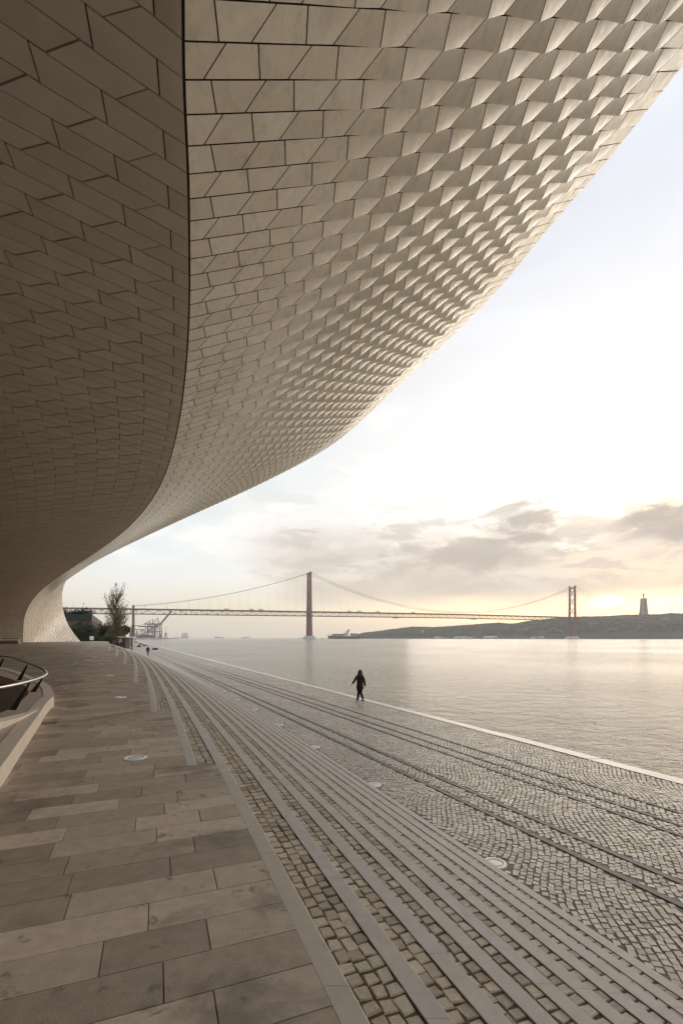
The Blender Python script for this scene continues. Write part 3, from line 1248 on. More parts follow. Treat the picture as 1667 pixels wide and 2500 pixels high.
lq = None
for i, (x, y) in enumerate(qlights):
    if lq is None: o = lq = lamp((x, y, .002), .17)
    else: o = copy_tree(lq)
    o.location = (x, y, .002)
    tag(o, 'ground light in the cobbles at the foot of the steps, %s of its row' % ORD[i], 'ground light', 'ground lights at the foot of the steps')
lt = None
for i, p in enumerate(tlights):
    if lt is None: o = lt = lamp(p, .145, math.atan(.026))
    else: o = copy_tree(lt)
    o.location = p
    tag(o, 'round ground light in the brown terrace paving, %s of its row' % (ORD[i] if i < 4 else 'farthest'), 'ground light', 'ground lights in the terrace')

# ------------------------------------------------------------------ stairwell with its rail
pit = empty('stairwell_surround', (0, 0, 0))
tag(pit, 'low pale stone kerb curving round the dark stairwell opening at the left', 'stairwell')


def catmull(P, n=8, closed=False):
    P = [Vector(p) for p in P]
    out = []
    N = len(P)
    for i in range(N - (0 if closed else 1)):
        p0 = P[(i - 1) % N] if closed else P[max(i - 1, 0)]
        p1 = P[i]; p2 = P[(i + 1) % N]
        p3 = P[(i + 2) % N] if closed else P[min(i + 2, N - 1)]
        for k in range(n):
            t = k / n
            out.append(.5 * ((2 * p1) + (p2 - p0) * t + (2 * p0 - 5 * p1 + 4 * p2 - p3) * t * t + (3 * p1 - p0 - 3 * p2 + p3) * t ** 3))
    if not closed: out.append(P[-1])
    return out


gpts = [terrace_plane(px, py) for px, py in ((-420, 2560), (-180, 2170), (0, 1923), (38, 1863), (89, 1783), (110, 1748), (124, 1730))]
tpts = [at(px, py, y) for px, py, y in ()]
# far side of the kerb, seen over its top
back = [plinth_plane(px, py) for px, py in ((131, 1698), (126, 1682), (112, 1668), (77, 1652), (30, 1636), (-40, 1620), (-150, 1606))]
outer = catmull([Vector((p.x, p.y, 0)) for p in gpts + back], 6)
V, Q = [], []
for p in outer:
    z = float(zt(p.y))
    V.append((p.x, p.y, z - .05)); V.append((p.x, p.y, z + PH - .006)); 
for i in range(len(outer) - 1):
    a = 2 * i
    Q.append((a, a + 2, a + 3, a + 1))
link('outer_face', np_mesh('outer_face', V, Q), M['wallstone'], pit)
# joints in the outer face are thin gaps: built as slightly proud blocks
blk_V = []
acc = 0
for i in range(0, len(outer) - 4, 4):
    seg_ = outer[i:i + 5]
    Vb = []
    for k, p in enumerate(seg_):
        d = (outer[min(i + k + 1, len(outer) - 1)] - outer[max(i + k - 1, 0)]).normalized()
        nrm_ = Vector((d.y, -d.x, 0))
        q_ = p + nrm_ * .006
        sh = d * (.004 if k == 0 else (-.004 if k == 4 else 0))
        z = float(zt(p.y))
        for (pp_, zz) in ((q_ + sh, z - .04), (q_ + sh, z + PH), (p - nrm_ * .20 + sh, z + PH), (p - nrm_ * .20 + sh, z + .02)):
            Vb.append((pp_.x, pp_.y, zz))
    qb = []
    for k in range(4):
        a = 4 * k
        for e in range(4): qb.append((a + e, a + 4 + e, a + 4 + (e + 1) % 4, a + (e + 1) % 4))
    qb += [(0, 1, 2, 3), (16, 19, 18, 17)]
    link('kerb_stone', np_mesh('kerb_stone', Vb, qb), M['wallstone'], pit)
# paved top inside the kerb
V = []
cen = Vector((-9.2, 10.0, 0))
inner_pts = [Vector((p.x, p.y, 0)) + (cen - Vector((p.x, p.y, 0))).normalized() * .19 for p in outer]
hole_pts = HOLE
hole_c = catmull([Vector((p.x, p.y, 0)) for p in hole_pts], 6)
# connect ring by resampling both
def resample(P, n):
    L = [0]
    for a, b in zip(P[:-1], P[1:]): L.append(L[-1] + (b - a).length)
    out = []
    for k in range(n):
        t = L[-1] * k / (n - 1)
        i = min(len(L) - 2, max(0, np.searchsorted(L, t) - 1))
        f_ = (t - L[i]) / max(1e-6, L[i + 1] - L[i])
        out.append(P[i].lerp(P[i + 1], f_))
    return out
ra, rb2 = resample(inner_pts, 60), resample(hole_c, 60)
V, Q = [], []
for p, h in zip(ra, rb2):
    V.append((p.x, p.y, float(zt(p.y)) + PH - .01)); V.append((h.x, h.y, float(zt(h.y)) + PH - .01)); V.append((h.x, h.y, float(zt(h.y)) - 1.2))
for i in range(59):
    a = 3 * i
    Q.append((a, a + 3, a + 4, a + 1)); Q.append((a + 1, a + 4, a + 5, a + 2))
link('top_paving', np_mesh('top_paving', V, Q), M['platform'], pit)
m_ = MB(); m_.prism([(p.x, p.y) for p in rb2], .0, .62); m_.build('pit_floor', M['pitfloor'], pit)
m_ = MB(); m_.bar((rb2[0].x - .1, rb2[0].y, 1.2), (rb2[-1].x - .1, rb2[-1].y, 1.2), .15, 1.4); m_.build('end_wall', M['platform'], pit)
# wedge of raised inner kerb
w0, w1, w2 = plinth_plane(96, 1733), plinth_plane(48, 1760), plinth_plane(-60, 1806)
V, Q = [], []
for i, (p, hgt) in enumerate(((w0, .0), (w1, .05), (w2, .16))):
    V += [(p.x, p.y, p.z - .02), (p.x, p.y, p.z + hgt), (p.x - .25, p.y + .55, p.z + hgt), (p.x - .25, p.y + .55, p.z - .02)]
for i in range(2):
    a = 4 * i
    for e in range(3): Q.append((a + e, a + 4 + e, a + 5 + e, a + e + 1))
link('inner_kerb', np_mesh('inner_kerb', V, Q), M['wallstone'], pit)

rail = empty('stair_railing', (0, 0, 0))
tag(rail, 'curved steel handrail on slanted black blade posts round the stairwell', 'railing')
RH = .58
def rail_plane(px, py):
    Y = (CAMZ - 1.494 - PH - RH) * F / (py - HOR + .026 * F)
    return Vector(((px - 833.5) * Y / F, Y, 1.494 + PH + RH + .026 * Y))
rp = [rail_plane(px, py) for px, py in ((-150, 1586), (0, 1602), (30, 1607), (68, 1619), (100, 1632), (113, 1643), (109, 1650), (90, 1658), (50, 1669), (0, 1679), (-120, 1700), (-300, 1740))]
m_ = MB(); m_.tube(catmull(rp, 8), .028, 10); m_.build('handrail', M['steel'], rail)


def post(top, bot, wt_, wb):
    m = MB()
    d = Vector((.35, -.9, 0)).normalized() * .012
    r = Vector((1, 0, 0))
    vs = []
    for p, w_ in ((bot, wb), (top, wt_)):
        for a, b in ((-1, -1), (1, -1), (1, 1), (-1, 1)):
            vs.append(p + r * (a * w_ / 2) + d * b)
    m.add(vs, ((3, 2, 1, 0), (4, 5, 6, 7), (0, 1, 5, 4), (1, 2, 6, 5), (2, 3, 7, 6), (3, 0, 4, 7)))
    m.build('post', M['black'], rail)


for (tx, ty, bx, by, k) in ((9, 1606, -14, 1648, 1.3), (67, 1621, 46, 1662, 1.0), (103, 1655, 80, 1690, .9), (72, 1665, 31, 1734, 1.0)):
    tp = rail_plane(tx, ty)
    Yb = tp.y + .12
    bp = at(bx, by, Yb)
    post(tp - Vector((0, 0, .02)), bp, .035 * k, .125 * k)

# low barrier where the soffit meets the terrace, far left
br = empty('low_barrier', at(20, 1572, 46.5))
tag(br, 'low grey barrier wall under the far end of the dark soffit', 'barrier')
m_ = MB(); m_.box((-2.2, .6, .14), (7.2, .25, .32), -.25); m_.build('wall', M['palewall'], br)
m_ = MB(); m_.tube([(-5.6, 1.5, .52), (1.35, -.28, .52)], .03, 6)
m_.build('handrail', M['steel'], br)
for k in range(4):
    m_ = MB(); t = k / 3; m_.bar((-5.5 + 6.8 * t, 1.47 - 1.74 * t, -.05), (-5.5 + 6.8 * t, 1.47 - 1.74 * t, .52), .05); m_.build('post', M['steel'], br)


# ------------------------------------------------------------------ people
def skin_mesh(name, joints, bones, mat, parent, root, levels=1):
    me = bpy.data.meshes.new(name)
    names = list(joints)
    me.from_pydata([joints[n][:3] for n in names], [(names.index(a), names.index(b)) for a, b in bones], [])
    ob = bpy.data.objects.new(name, me)
    COL.objects.link(ob)
    md = ob.modifiers.new('skin', 'SKIN'); md.use_smooth_shade = True
    for i, n in enumerate(names):
        d = me.skin_vertices[0].data[i]
        r = joints[n][3]
        d.radius = r if isinstance(r, tuple) else (r, r)
        d.use_root = (n == root)
    ss = ob.modifiers.new('sub', 'SUBSURF'); ss.levels = levels; ss.render_levels = levels
    dg = bpy.context.evaluated_depsgraph_get()
    nm = bpy.data.meshes.new_from_object(ob.evaluated_get(dg))
    ob.modifiers.clear()
    ob.data = nm
    nm.name = name
    nm.materials.clear(); nm.materials.append(mat)
    for p in nm.polygons: p.use_smooth = True
    ob.parent = parent
    return ob


def hand(j, b, wrist, d, side, tagn):
    """palm and five fingers, loosely curled, pointing along d"""
    d = Vector(d).normalized(); s = d.cross(Vector((0, 1, 0)))
    s = s.normalized() if s.length > .1 else Vector((1, 0, 0))
    nrm_ = d.cross(s)
    wv = Vector(wrist)
    p = wv + d * .07
    j['palm' + tagn] = (*p, (.020, .034)); b.append((wrist_name[tagn], 'palm' + tagn))
    for i, (o_, L) in enumerate(((-.030, .066), (-.010, .076), (.010, .072), (.028, .058))):
        a = p + nrm_ * o_ + d * .018
        m_ = a + d * L * .55 + s * side * .006
        e = a + d * L + s * side * .022
        j['fa%d%s' % (i, tagn)] = (*a, .0095); j['fb%d%s' % (i, tagn)] = (*m_, .0085); j['fc%d%s' % (i, tagn)] = (*e, .007)
        b += [('palm' + tagn, 'fa%d%s' % (i, tagn)), ('fa%d%s' % (i, tagn), 'fb%d%s' % (i, tagn)), ('fb%d%s' % (i, tagn), 'fc%d%s' % (i, tagn))]
    a = wv + d * .035 - nrm_ * .035
    e = a + d * .045 - nrm_ * .018
    j['ta' + tagn] = (*a, .011); j['tb' + tagn] = (*e, .009)
    b += [('palm' + tagn, 'ta' + tagn), ('ta' + tagn, 'tb' + tagn)]


wrist_name = {'L': 'wrL', 'R': 'wrR'}


def person(loc, rz, label, J, coat_m, trouser_m, shoe_m, hair_m, long_hair=False, hem=.66, backpack=False, scale=1.0, group=None):
    """J: pose joints in metres, x right, y ahead, z up, seen from behind"""
    r = empty('person', loc, rz)
    r.scale = (scale,) * 3
    tag(r, label, 'person', group)
    g = lambda n: J[n]
    mid = lambda a, b, t: tuple(J[a][i] * (1 - t) + J[b][i] * t for i in range(3))
    j = {'pel': (*J['hip'], .125), 'bel': (*mid('hip', 'neck', .35), .095), 'che': (*mid('hip', 'neck', .75), (.115, .085)), 'nec': (*J['neck'], .052),
         'hd1': (*mid('neck', 'head', .6), .075), 'hd2': (*J['head'], .088), 'hd3': (J['head'][0], J['head'][1], J['head'][2] + .07, .072)}
    hx, hy, hz = J['head']
    j['nose'] = (hx, hy + .115, hz - .015, .014)
    j['chin'] = (hx, hy + .075, hz - .085, .03)
    j['earL'] = (hx - .085, hy, hz, .017); j['earR'] = (hx + .085, hy, hz, .017)
    b = [('pel', 'bel'), ('bel', 'che'), ('che', 'nec'), ('nec', 'hd1'), ('hd1', 'hd2'), ('hd2', 'hd3'), ('hd2', 'nose'), ('hd1', 'chin'), ('hd2', 'earL'), ('hd2', 'earR')]
    for s in 'LR':
        j['sh' + s] = (*J['sh' + s], .046); j['el' + s] = (*J['el' + s], .042); j['wr' + s] = (*J['wr' + s], .028)
        b += [('che', 'sh' + s), ('sh' + s, 'el' + s), ('el' + s, 'wr' + s)]
        d = Vector(J['wr' + s]) - Vector(J['el' + s])
        hand(j, b, J['wr' + s], d, 1, s)
        hipx = -.085 if s == 'L' else .085
        j['th' + s] = (J['hip'][0] + hipx, J['hip'][1], J['hip'][2] - .06, .09)
        j['kn' + s] = (*J['kn' + s], .058); j['an' + s] = (*J['an' + s], .040); j['to' + s] = (*J['to' + s], .034)
        b += [('pel', 'th' + s), ('th' + s, 'kn' + s), ('kn' + s, 'an' + s), ('an' + s, 'to' + s)]
    skin_mesh('body', j, b, M['skin'], r, 'pel')
    # trousers
    m = MB()
    hx0, hy0, hz0 = J['hip']
    for s in 'LR':
        k = Vector(j['th' + s][:3]); kn, an = Vector(J['kn' + s]), Vector(J['an' + s])
        top = Vector((k.x * .8 + hx0 * .2, k.y, k.z + .12))
        m.tube([top, k, k.lerp(kn, .5), kn, kn.lerp(an, .5), kn.lerp(an, .93)], [.088, .094, .082, .070, .066, .064], 10)
    m.loft([(hx0, hy0, hz0 - .09, .10, .09), (hx0, hy0, hz0 - .02, .155, .115), (hx0, hy0, hz0 + .06, .155, .115), (hx0, hy0, hz0 + .12, .13, .10)])
    m.build('trousers', trouser_m, r)
    # coat with sleeves
    m = MB()
    nx, ny, nz = J['neck']
    sw = abs(J['shR'][0] - J['shL'][0]) / 2
    scx = (J['shR'][0] + J['shL'][0]) / 2
    shz = (J['shR'][2] + J['shL'][2]) / 2
    L_ = lambda t: (hx0 + (scx - hx0) * t, hy0 + (ny - hy0) * t)
    zz = lambda t: hem + (shz - hem) * t
    m.loft([(*L_(0), hem, .10, .08), (hx0 + .02, hy0 - .01, hem + .004, .192, .155), (*L_(.15), zz(.15), .183, .150), (*L_(.4), zz(.4), .165, .135), (*L_(.62), zz(.62), .162, .128),
            (*L_(.85), zz(.85), sw * 1.04, .125), (scx, ny - .01, shz + .01, sw * .98, .105), (scx * .6 + nx * .4, ny - .005, shz + .05, sw * .62, .085), (nx, ny, nz - .005, .078, .075), (nx, ny, nz + .03, .070, .068)])
    for s in 'LR':
        sh, e, wv = Vector(J['sh' + s]), Vector(J['el' + s]), Vector(J['wr' + s])
        inn = Vector((scx, ny, shz - .01))
        m.tube([sh.lerp(inn, .35), sh, sh.lerp(e, .5), e, e.lerp(wv, .5), wv], [.07, .075, .068, .062, .056, .052], 10)
    m.build('coat', coat_m, r)
    # shoes
    for s in 'LR':
        a, tt = Vector(J['an' + s]), Vector(J['to' + s])
        d = (tt - a)
        fl = Vector((d.x, d.y, 0)).normalized()
        heel = Vector((a.x, a.y, a.z - .045)) - fl * .045
        m = MB()
        m.tube([heel - fl * .02, heel, heel.lerp(tt, .35) + Vector((0, 0, .02)), heel.lerp(tt, .7) + Vector((0, 0, .006)), tt, tt + fl * .035], [.018, .040, .046, .044, .036, .012], 10)
        m.build('shoe', shoe_m, r)
    # hair
    m = MB()
    if long_hair:
        m.loft([(hx - .02, hy - .10, hz - .28, .05, .02), (hx - .015, hy - .10, hz - .26, .125, .045), (hx - .015, hy - .085, hz - .17, .146, .075), (hx - .012, hy - .06, hz - .09, .145, .095), (hx - .006, hy - .025, hz, .122, .108),
                (hx, hy - .012, hz + .07, .104, .106), (hx + .002, hy - .008, hz + .115, .075, .08), (hx + .002, hy - .006, hz + .138, .035, .04)])
    else:
        m.loft([(hx, hy - .05, hz - .06, .06, .05), (hx, hy - .03, hz, .096, .088), (hx, hy - .012, hz + .07, .094, .100), (hx, hy, hz + .115, .066, .075), (hx, hy, hz + .135, .03, .035)])
    m.build('hair', hair_m, r)
    if backpack:
        m = MB(); m.box((0, -.22, 1.18), (.34, .2, .46)); m.box((0, -.33, 1.1), (.26, .05, .26)); m.build('backpack', M['black'], r)
    return r


JW = {'hip': (.005, 0, .80), 'neck': (.02, .03, 1.36), 'head': (.03, .05, 1.50),
      'shL': (-.135, .03, 1.285), 'shR': (.165, .03, 1.275), 'elL': (-.26, -.05, 1.10), 'elR': (.245, .06, 1.02), 'wrL': (-.37, -.02, .935), 'wrR': (.295, .14, .80),
      'knL': (-.035, .14, .45), 'anL': (-.085, .20, .085), 'toL': (-.10, .34, .035), 'knR': (.055, -.02, .44), 'anR': (.14, -.24, .16), 'toR': (.10, -.13, .035)}
wp = quay_plane(878, 1713)
person((wp.x, wp.y, .0), 0.10, 'woman with long brown hair walking away in a black coat along the water edge', JW, M['coat'], M['trouser'], M['shoe'], M['hair'], True)
JM = {'hip': (0, 0, .92), 'neck': (0, .02, 1.50), 'head': (0, .05, 1.64), 'shL': (-.19, .02, 1.43), 'shR': (.19, .02, 1.43), 'elL': (-.26, -.02, 1.14), 'elR': (.26, .02, 1.14),
      'wrL': (-.28, .05, .90), 'wrR': (.28, .1, .90), 'knL': (-.10, .08, .50), 'anL': (-.11, .06, .09), 'toL': (-.12, .2, .035), 'knR': (.10, .02, .50), 'anR': (.11, -.12, .12), 'toR': (.12, .0, .035)}
mp = quay_plane(361, 1601.5)
person((mp.x, mp.y, 0), .35, 'distant person in dark jacket with a backpack at the foot of the far steps', JM, M['coat'], M['greytrouser'], M['blackshoe'], M['darkhair'], False, .82, True)
fp = quay_plane(339, 1580)
JS = {'hip': (0, 0, .52), 'neck': (0, .08, 1.06), 'head': (0, .13, 1.22), 'shL': (-.18, .08, .99), 'shR': (.18, .08, .99), 'elL': (-.24, .18, .75), 'elR': (.24, .18, .75),
      'wrL': (-.14, .38, .66), 'wrR': (.14, .38, .66), 'knL': (-.13, .44, .50), 'anL': (-.13, .42, .09), 'toL': (-.13, .56, .035), 'knR': (.13, .44, .50), 'anR': (.13, .46, .09), 'toR': (.13, .6, .035)}
person((fp.x, fp.y, 0.0), -.9, 'tiny dark figure seated on a block bench far along the quay', JS, M['coat'], M['trouser'], M['blackshoe'], M['darkhair'], False, .50)

# block benches on the far quay
bb = None
names = ['nearest dark block bench on the far cobbled quay', 'second dark block bench along the far quay', 'third dark block bench along the far quay',
         'dark block bench carrying the seated figure on the far quay', 'fifth dark block bench far along the quay', 'farthest dark block bench on the quay']
for i, (px, py) in enumerate(((378.5, 1587), (352.5, 1577.5), (345, 1573.8), (339, 1580 - 8.6), (334, 1569), (330, 1567.3))):
    p = quay_plane(px, py)
    if i == 3: p = fp.copy()
    if bb is None:
        bb = empty('bench', p, .44)
        m_ = MB(); m_.box((0, 0, .50 - .06), (1.45, .62, .10)); m_.build('seat', M['bench'], bb)
        m_ = MB(); m_.box((0, 0, .195), (1.34, .52, .39)); m_.build('base', M['bench'], bb)
        o = bb
    else:
        o = copy_tree(bb)
    o.location = p
    tag(o, names[i], 'bench', 'block benches along the far quay')

# ------------------------------------------------------------------ vegetation and buildings beyond the terrace
def leaf_cloud(name, pts, size, mat, parent, seed):
    """many small leaf faces"""
    r = np.random.default_rng(seed)
    P = np.asarray(pts, float)
    n = len(P)
    a = r.normal(size=(n, 3)); a /= np.linalg.norm(a, axis=1, keepdims=True)
    b = r.normal(size=(n, 3)); b -= (b * a).sum(1, keepdims=True) * a; b /= np.linalg.norm(b, axis=1, keepdims=True)
    s = size * r.uniform(.6, 1.3, (n, 1))
    V = np.stack([P - a * s, P + b * s * .55, P + a * s, P - b * s * .55], 1)
    q = np.arange(n * 4).reshape(n, 4)
    return link(name, np_mesh(name, V.reshape(-1, 3), q, r.random(n)), mat, parent)


def poplar(loc, H, label):
    t = empty('poplar_tree', loc)
    tag(t, label, 'tree')
    r = random.Random(3)
    m = MB()
    pts = []
    m.tube([(0, 0, -.2), (.05, 0, H * .25), (-.05, .05, H * .55), (.05, 0, H * .97)], [.22, .17, .10, .015], 7)
    for k in range(72):
        z0 = H * r.uniform(.10, .72)
        a = r.uniform(0, 6.28)
        L = H * r.uniform(.20, .36) * (1.15 - z0 / H * .55)
        sp = r.uniform(.16, .44) * (1.25 - z0 / H * .5)
        p0 = Vector((0, 0, z0)); p1 = p0 + Vector((math.cos(a) * L * sp, math.sin(a) * L * sp, L * .45))
        p2 = p0 + Vector((math.cos(a) * L * sp * 1.45, math.sin(a) * L * sp * 1.45, L))
        m.tube([p0, p1, p2], [.07, .045, .014], 4, smooth=False)
        dens = 95 if z0 < H * .35 else (60 if z0 < H * .55 else 36)
        for q_ in range(int(dens * L / 3)):
            u = r.uniform(.25, 1.08)
            c = (p0.lerp(p1, u * 2) if u < .5 else p1.lerp(p2, (u - .5) * 2))
            pts.append((c.x + r.gauss(0, .22), c.y + r.gauss(0, .22), c.z + r.gauss(0, .25)))
    for q_ in range(2600):
        z = H * r.uniform(.03, .36) ; rad = 1.75 * math.sin(min(1, z / (H * .36)) * 2.6 + .35)
        a = r.uniform(0, 6.28); rr = rad * math.sqrt(r.random())
        pts.append((rr * math.cos(a), rr * math.sin(a), z + r.gauss(0, .2)))
    for q_ in range(60):
        pts.append((r.gauss(0, .15), r.gauss(0, .15), H * r.uniform(.8, 1.0)))
    m.build('trunk', M['bark'], t)
    leaf_cloud('crown', pts, .105, M['leaf'], t, 5)
    return t


Yp = 82.0
b_ = at(283, 1579.5, Yp)
poplar((b_.x, b_.y, 1.6), at(283, 1420, Yp).z - 1.6, 'tall slender half bare poplar rising beside the far steps')


def bushy(name, px, Y, Wd, H, label, seed, dens=1.0, mat='darkleaf', group='dark trees before the brick building'):
    p = at(px, 1570, Y)
    t = empty(name, (p.x, p.y, 1.6))
    tag(t, label, 'tree', group)
    r = random.Random(seed)
    m = MB(); m.tube([(0, 0, -.2), (.1, 0, H * .35), (0, .1, H * .7)], [.16, .12, .05], 6)
    pts = []
    for k in range(9):
        a = r.uniform(0, 6.28); rr = Wd * .36 * math.sqrt(r.random()); zz = H * r.uniform(.38, .80)
        c = Vector((rr * math.cos(a), rr * math.sin(a), zz))
        m.tube([(0, 0, H * .3), tuple(c * .6 + Vector((0, 0, H * .14))), tuple(c)], [.07, .05, .02], 4, smooth=False)
        for q_ in range(int(260 * dens)):
            d = Vector((r.gauss(0, 1), r.gauss(0, 1), r.gauss(0, .8))); d.normalize()
            pts.append(c + d * Wd * .24 * r.random() ** .4)
    m.build('trunk', M['bark'], t)
    leaf_cloud('crown', pts, .16, M[mat], t, seed)
    return t


bushy('broadleaf_tree', 196, 92, 5.5, 5.2, 'dark leafy tree against the brick wall closest to the white tiled foot', 21)
bushy('broadleaf_tree', 222, 90, 5.0, 4.8, 'dark leafy tree behind the white sign board', 22)
bushy('broadleaf_tree', 249, 95, 4.5, 4.6, 'dark leafy tree just left of the tall poplar', 23)
bushy('broadleaf_tree', 300, 90, 3.0, 4.4, 'dense dark tree between the poplar and the kiosk', 24)
bushy('shrub', 268, 78, 2.6, 2.2, 'low dark shrub at the foot of the poplar', 25, .6, 'darkleaf', 'shrubs beyond the terrace')
bushy('shrub', 292, 76, 2.0, 1.5, 'low shrub beside the dark red kiosk', 26, .6, 'leaf', 'shrubs beyond the terrace')

# clipped hedge that closes the view under the trees
hp0, hp1 = at(150, 1570, 104), at(298, 1570, 104)
hd = empty('hedge', ((hp0.x + hp1.x) / 2, 104, 1.6))
tag(hd, 'long dark hedge closing the view under the trees beyond the terrace', 'hedge')
Lh = hp1.x - hp0.x
m_ = MB(); m_.box((0, .3, 1.25), (Lh, 1.0, 2.5)); m_.build('stems', M['bark'], hd)
pr = random.Random(9)
leaf_cloud('foliage', [(pr.uniform(-Lh / 2, Lh / 2), -.35 + pr.gauss(0, .25), 2.9 * pr.random() ** .8 + pr.gauss(0, .15)) for _ in range(9000)], .17, M['darkleaf'], hd, 8)

# brick building
bx = empty('brick_building', (0, 0, 0))
tag(bx, 'dark red brick building with a green planted roof parapet beyond the terrace', 'building')
Yb = 118.0
xl, xr = at(60, 1500, Yb).x, at(223, 1500, Yb).x
zr = at(223, 1516, Yb).z; zp = at(223, 1500, Yb).z
xr2 = at(247, 1500, 175).x
m_ = MB(); m_.prism([(xl, Yb), (xr, Yb), (xr2, 175), (xl - 30, 175)], .5, zr); m_.build('wall', M['brick'], bx)
m_ = MB(); m_.prism([(xl - .2, Yb - .2), (xr + .25, Yb - .2), (xr2 + .25, 175.2), (xl - 30, 175.2)], zr + .003, zp); rf_ = m_.build('parapet', M['greenmetal'], bx)
for k in range(7):
    f_ = (k + .5) / 7
    for zc in (3.2, 6.0):
        m_ = MB(); px_ = xr + (xr2 - xr) * f_; py_ = Yb + (175 - Yb) * f_
        m_.box((px_ + .03, py_, zc), (.12, 3.4, 1.7), math.atan2(-(xr2 - xr), 57)); m_.build('window', M['darkglass'], bx)
for k in range(6):
    m_ = MB(); m_.box((xl + (xr - xl) * (k + .5) / 6, Yb - .03, 4.2), (1.6, .12, 2.2)); m_.build('window', M['darkglass'], bx)
pr = random.Random(4)
pts = []
for k in range(16):
    cxx = pr.uniform(xl + 4, xr - .5); hh = pr.uniform(.5, 1.6) + max(0, (xr - 10 - cxx) * .12)
    for q_ in range(150):
        pts.append((cxx + pr.gauss(0, .55), Yb + pr.uniform(.2, 1.4), zp + abs(pr.gauss(0, hh * .6))))
leaf_cloud('roof_planting', pts, .2, M['darkleaf'], bx, 6)

# white sign board
sg = empty('sign_board', at(224, 1570, 72))
tag(sg, 'small white sign board on a post before the dark trees', 'sign')
zb = at(224, 1572, 72).z
m_ = MB(); m_.box((0, 0, at(224, 1560, 72).z - zb), (.6, .04, .56)); m_.build('board', M['white'], sg)
m_ = MB(); m_.bar((0, .04, -.8), (0, .04, .8), .07); m_.build('post', M['steel'], sg)

# kiosk with canopy
Yk = 74.0
kp = at(302, 1584, Yk)
ki = empty('kiosk', (kp.x, kp.y, 1.6))
tag(ki, 'small dark red kiosk with a white canopy at the end of the steps', 'kiosk')
m_ = MB(); m_.box((0, 0, .82), (1.35, 1.8, 1.75)); m_.build('body', M['kiosk'], ki)
m_ = MB()
for k in range(3): m_.bar((-.35, -.925, .9 + k * .22), (.15, -.925, 1.12 + k * .22), .06)
m_.build('stripe_print', M['white'], ki)
m_ = MB(); m_.box((.5, 0, 1.80), (2.0, 2.0, .08)); m_.build('canopy', M['white'], ki)
for k in (-.9, .9):
    m_ = MB(); m_.bar((1.42, k, -.9), (1.42, k, 1.77), .06); m_.build('post', M['steel'], ki)


# lamp posts beyond
def lamp_post(px, py_top, Y, arm, label):
    z0 = 0.0
    p = at(px, 1590, Y)
    r = empty('lamp_post', (p.x, p.y, z0))
    tag(r, label, 'lamp post', 'lamp posts along the far quay')
    H = at(px, py_top, Y).z - z0
    m_ = MB(); m_.tube([(0, 0, 0), (0, 0, H * .5), (0, 0, H)], [.11, .09, .07], 6); m_.build('pole', M['black'], r)
    m_ = MB(); m_.bar((-.25, 0, H - .1), (arm, 0, H - .02), .09); m_.build('arm', M['black'], r)
    m_ = MB(); m_.box((arm, 0, H - .06), (.45, .16, .07)); m_.build('lamp_head', M['black'], r)


lamp_post(322.5, 1527, 82, .95, 'tall thin lamp post with a long arm right beside the kiosk')
lamp_post(318.6, 1531, 105, .9, 'thin lamp post just behind the one beside the kiosk')
lamp_post(317.0, 1534, 140, 1.0, 'farther thin lamp post next to the bridge pylon')
lamp_post(320.6, 1536, 175, 1.0, 'farthest thin lamp post along the quay')

# ------------------------------------------------------------------ bridge
bridge = empty('suspension_bridge', (0, 0, 0))
tag(bridge, 'long red suspension bridge with two towers crossing the river', 'bridge')
t1 = np.array((-91.0, 1337.0)); t2 = np.array((827.0, 1697.0))
ax = (t2 - t1); span = np.linalg.norm(ax); ax /= span
pn = np.array((-ax[1], ax[0]))
TOP = 186.0 + WATER + 1
HW = 11.5


def deckz(s):   # bottom chord height along the bridge, s measured from the first tower
    return np.interp(s, [-760, -483, 0, span / 2, span, span + 483, span + 700], [61.5, 63.5, 66.0, 67.5, 65.5, 62.0, 60]) + WATER


DH = 14.0


def bp(s, side, z):
    p = t1 + ax * s + pn * (HW * side)
    return Vector((p[0], p[1], z))


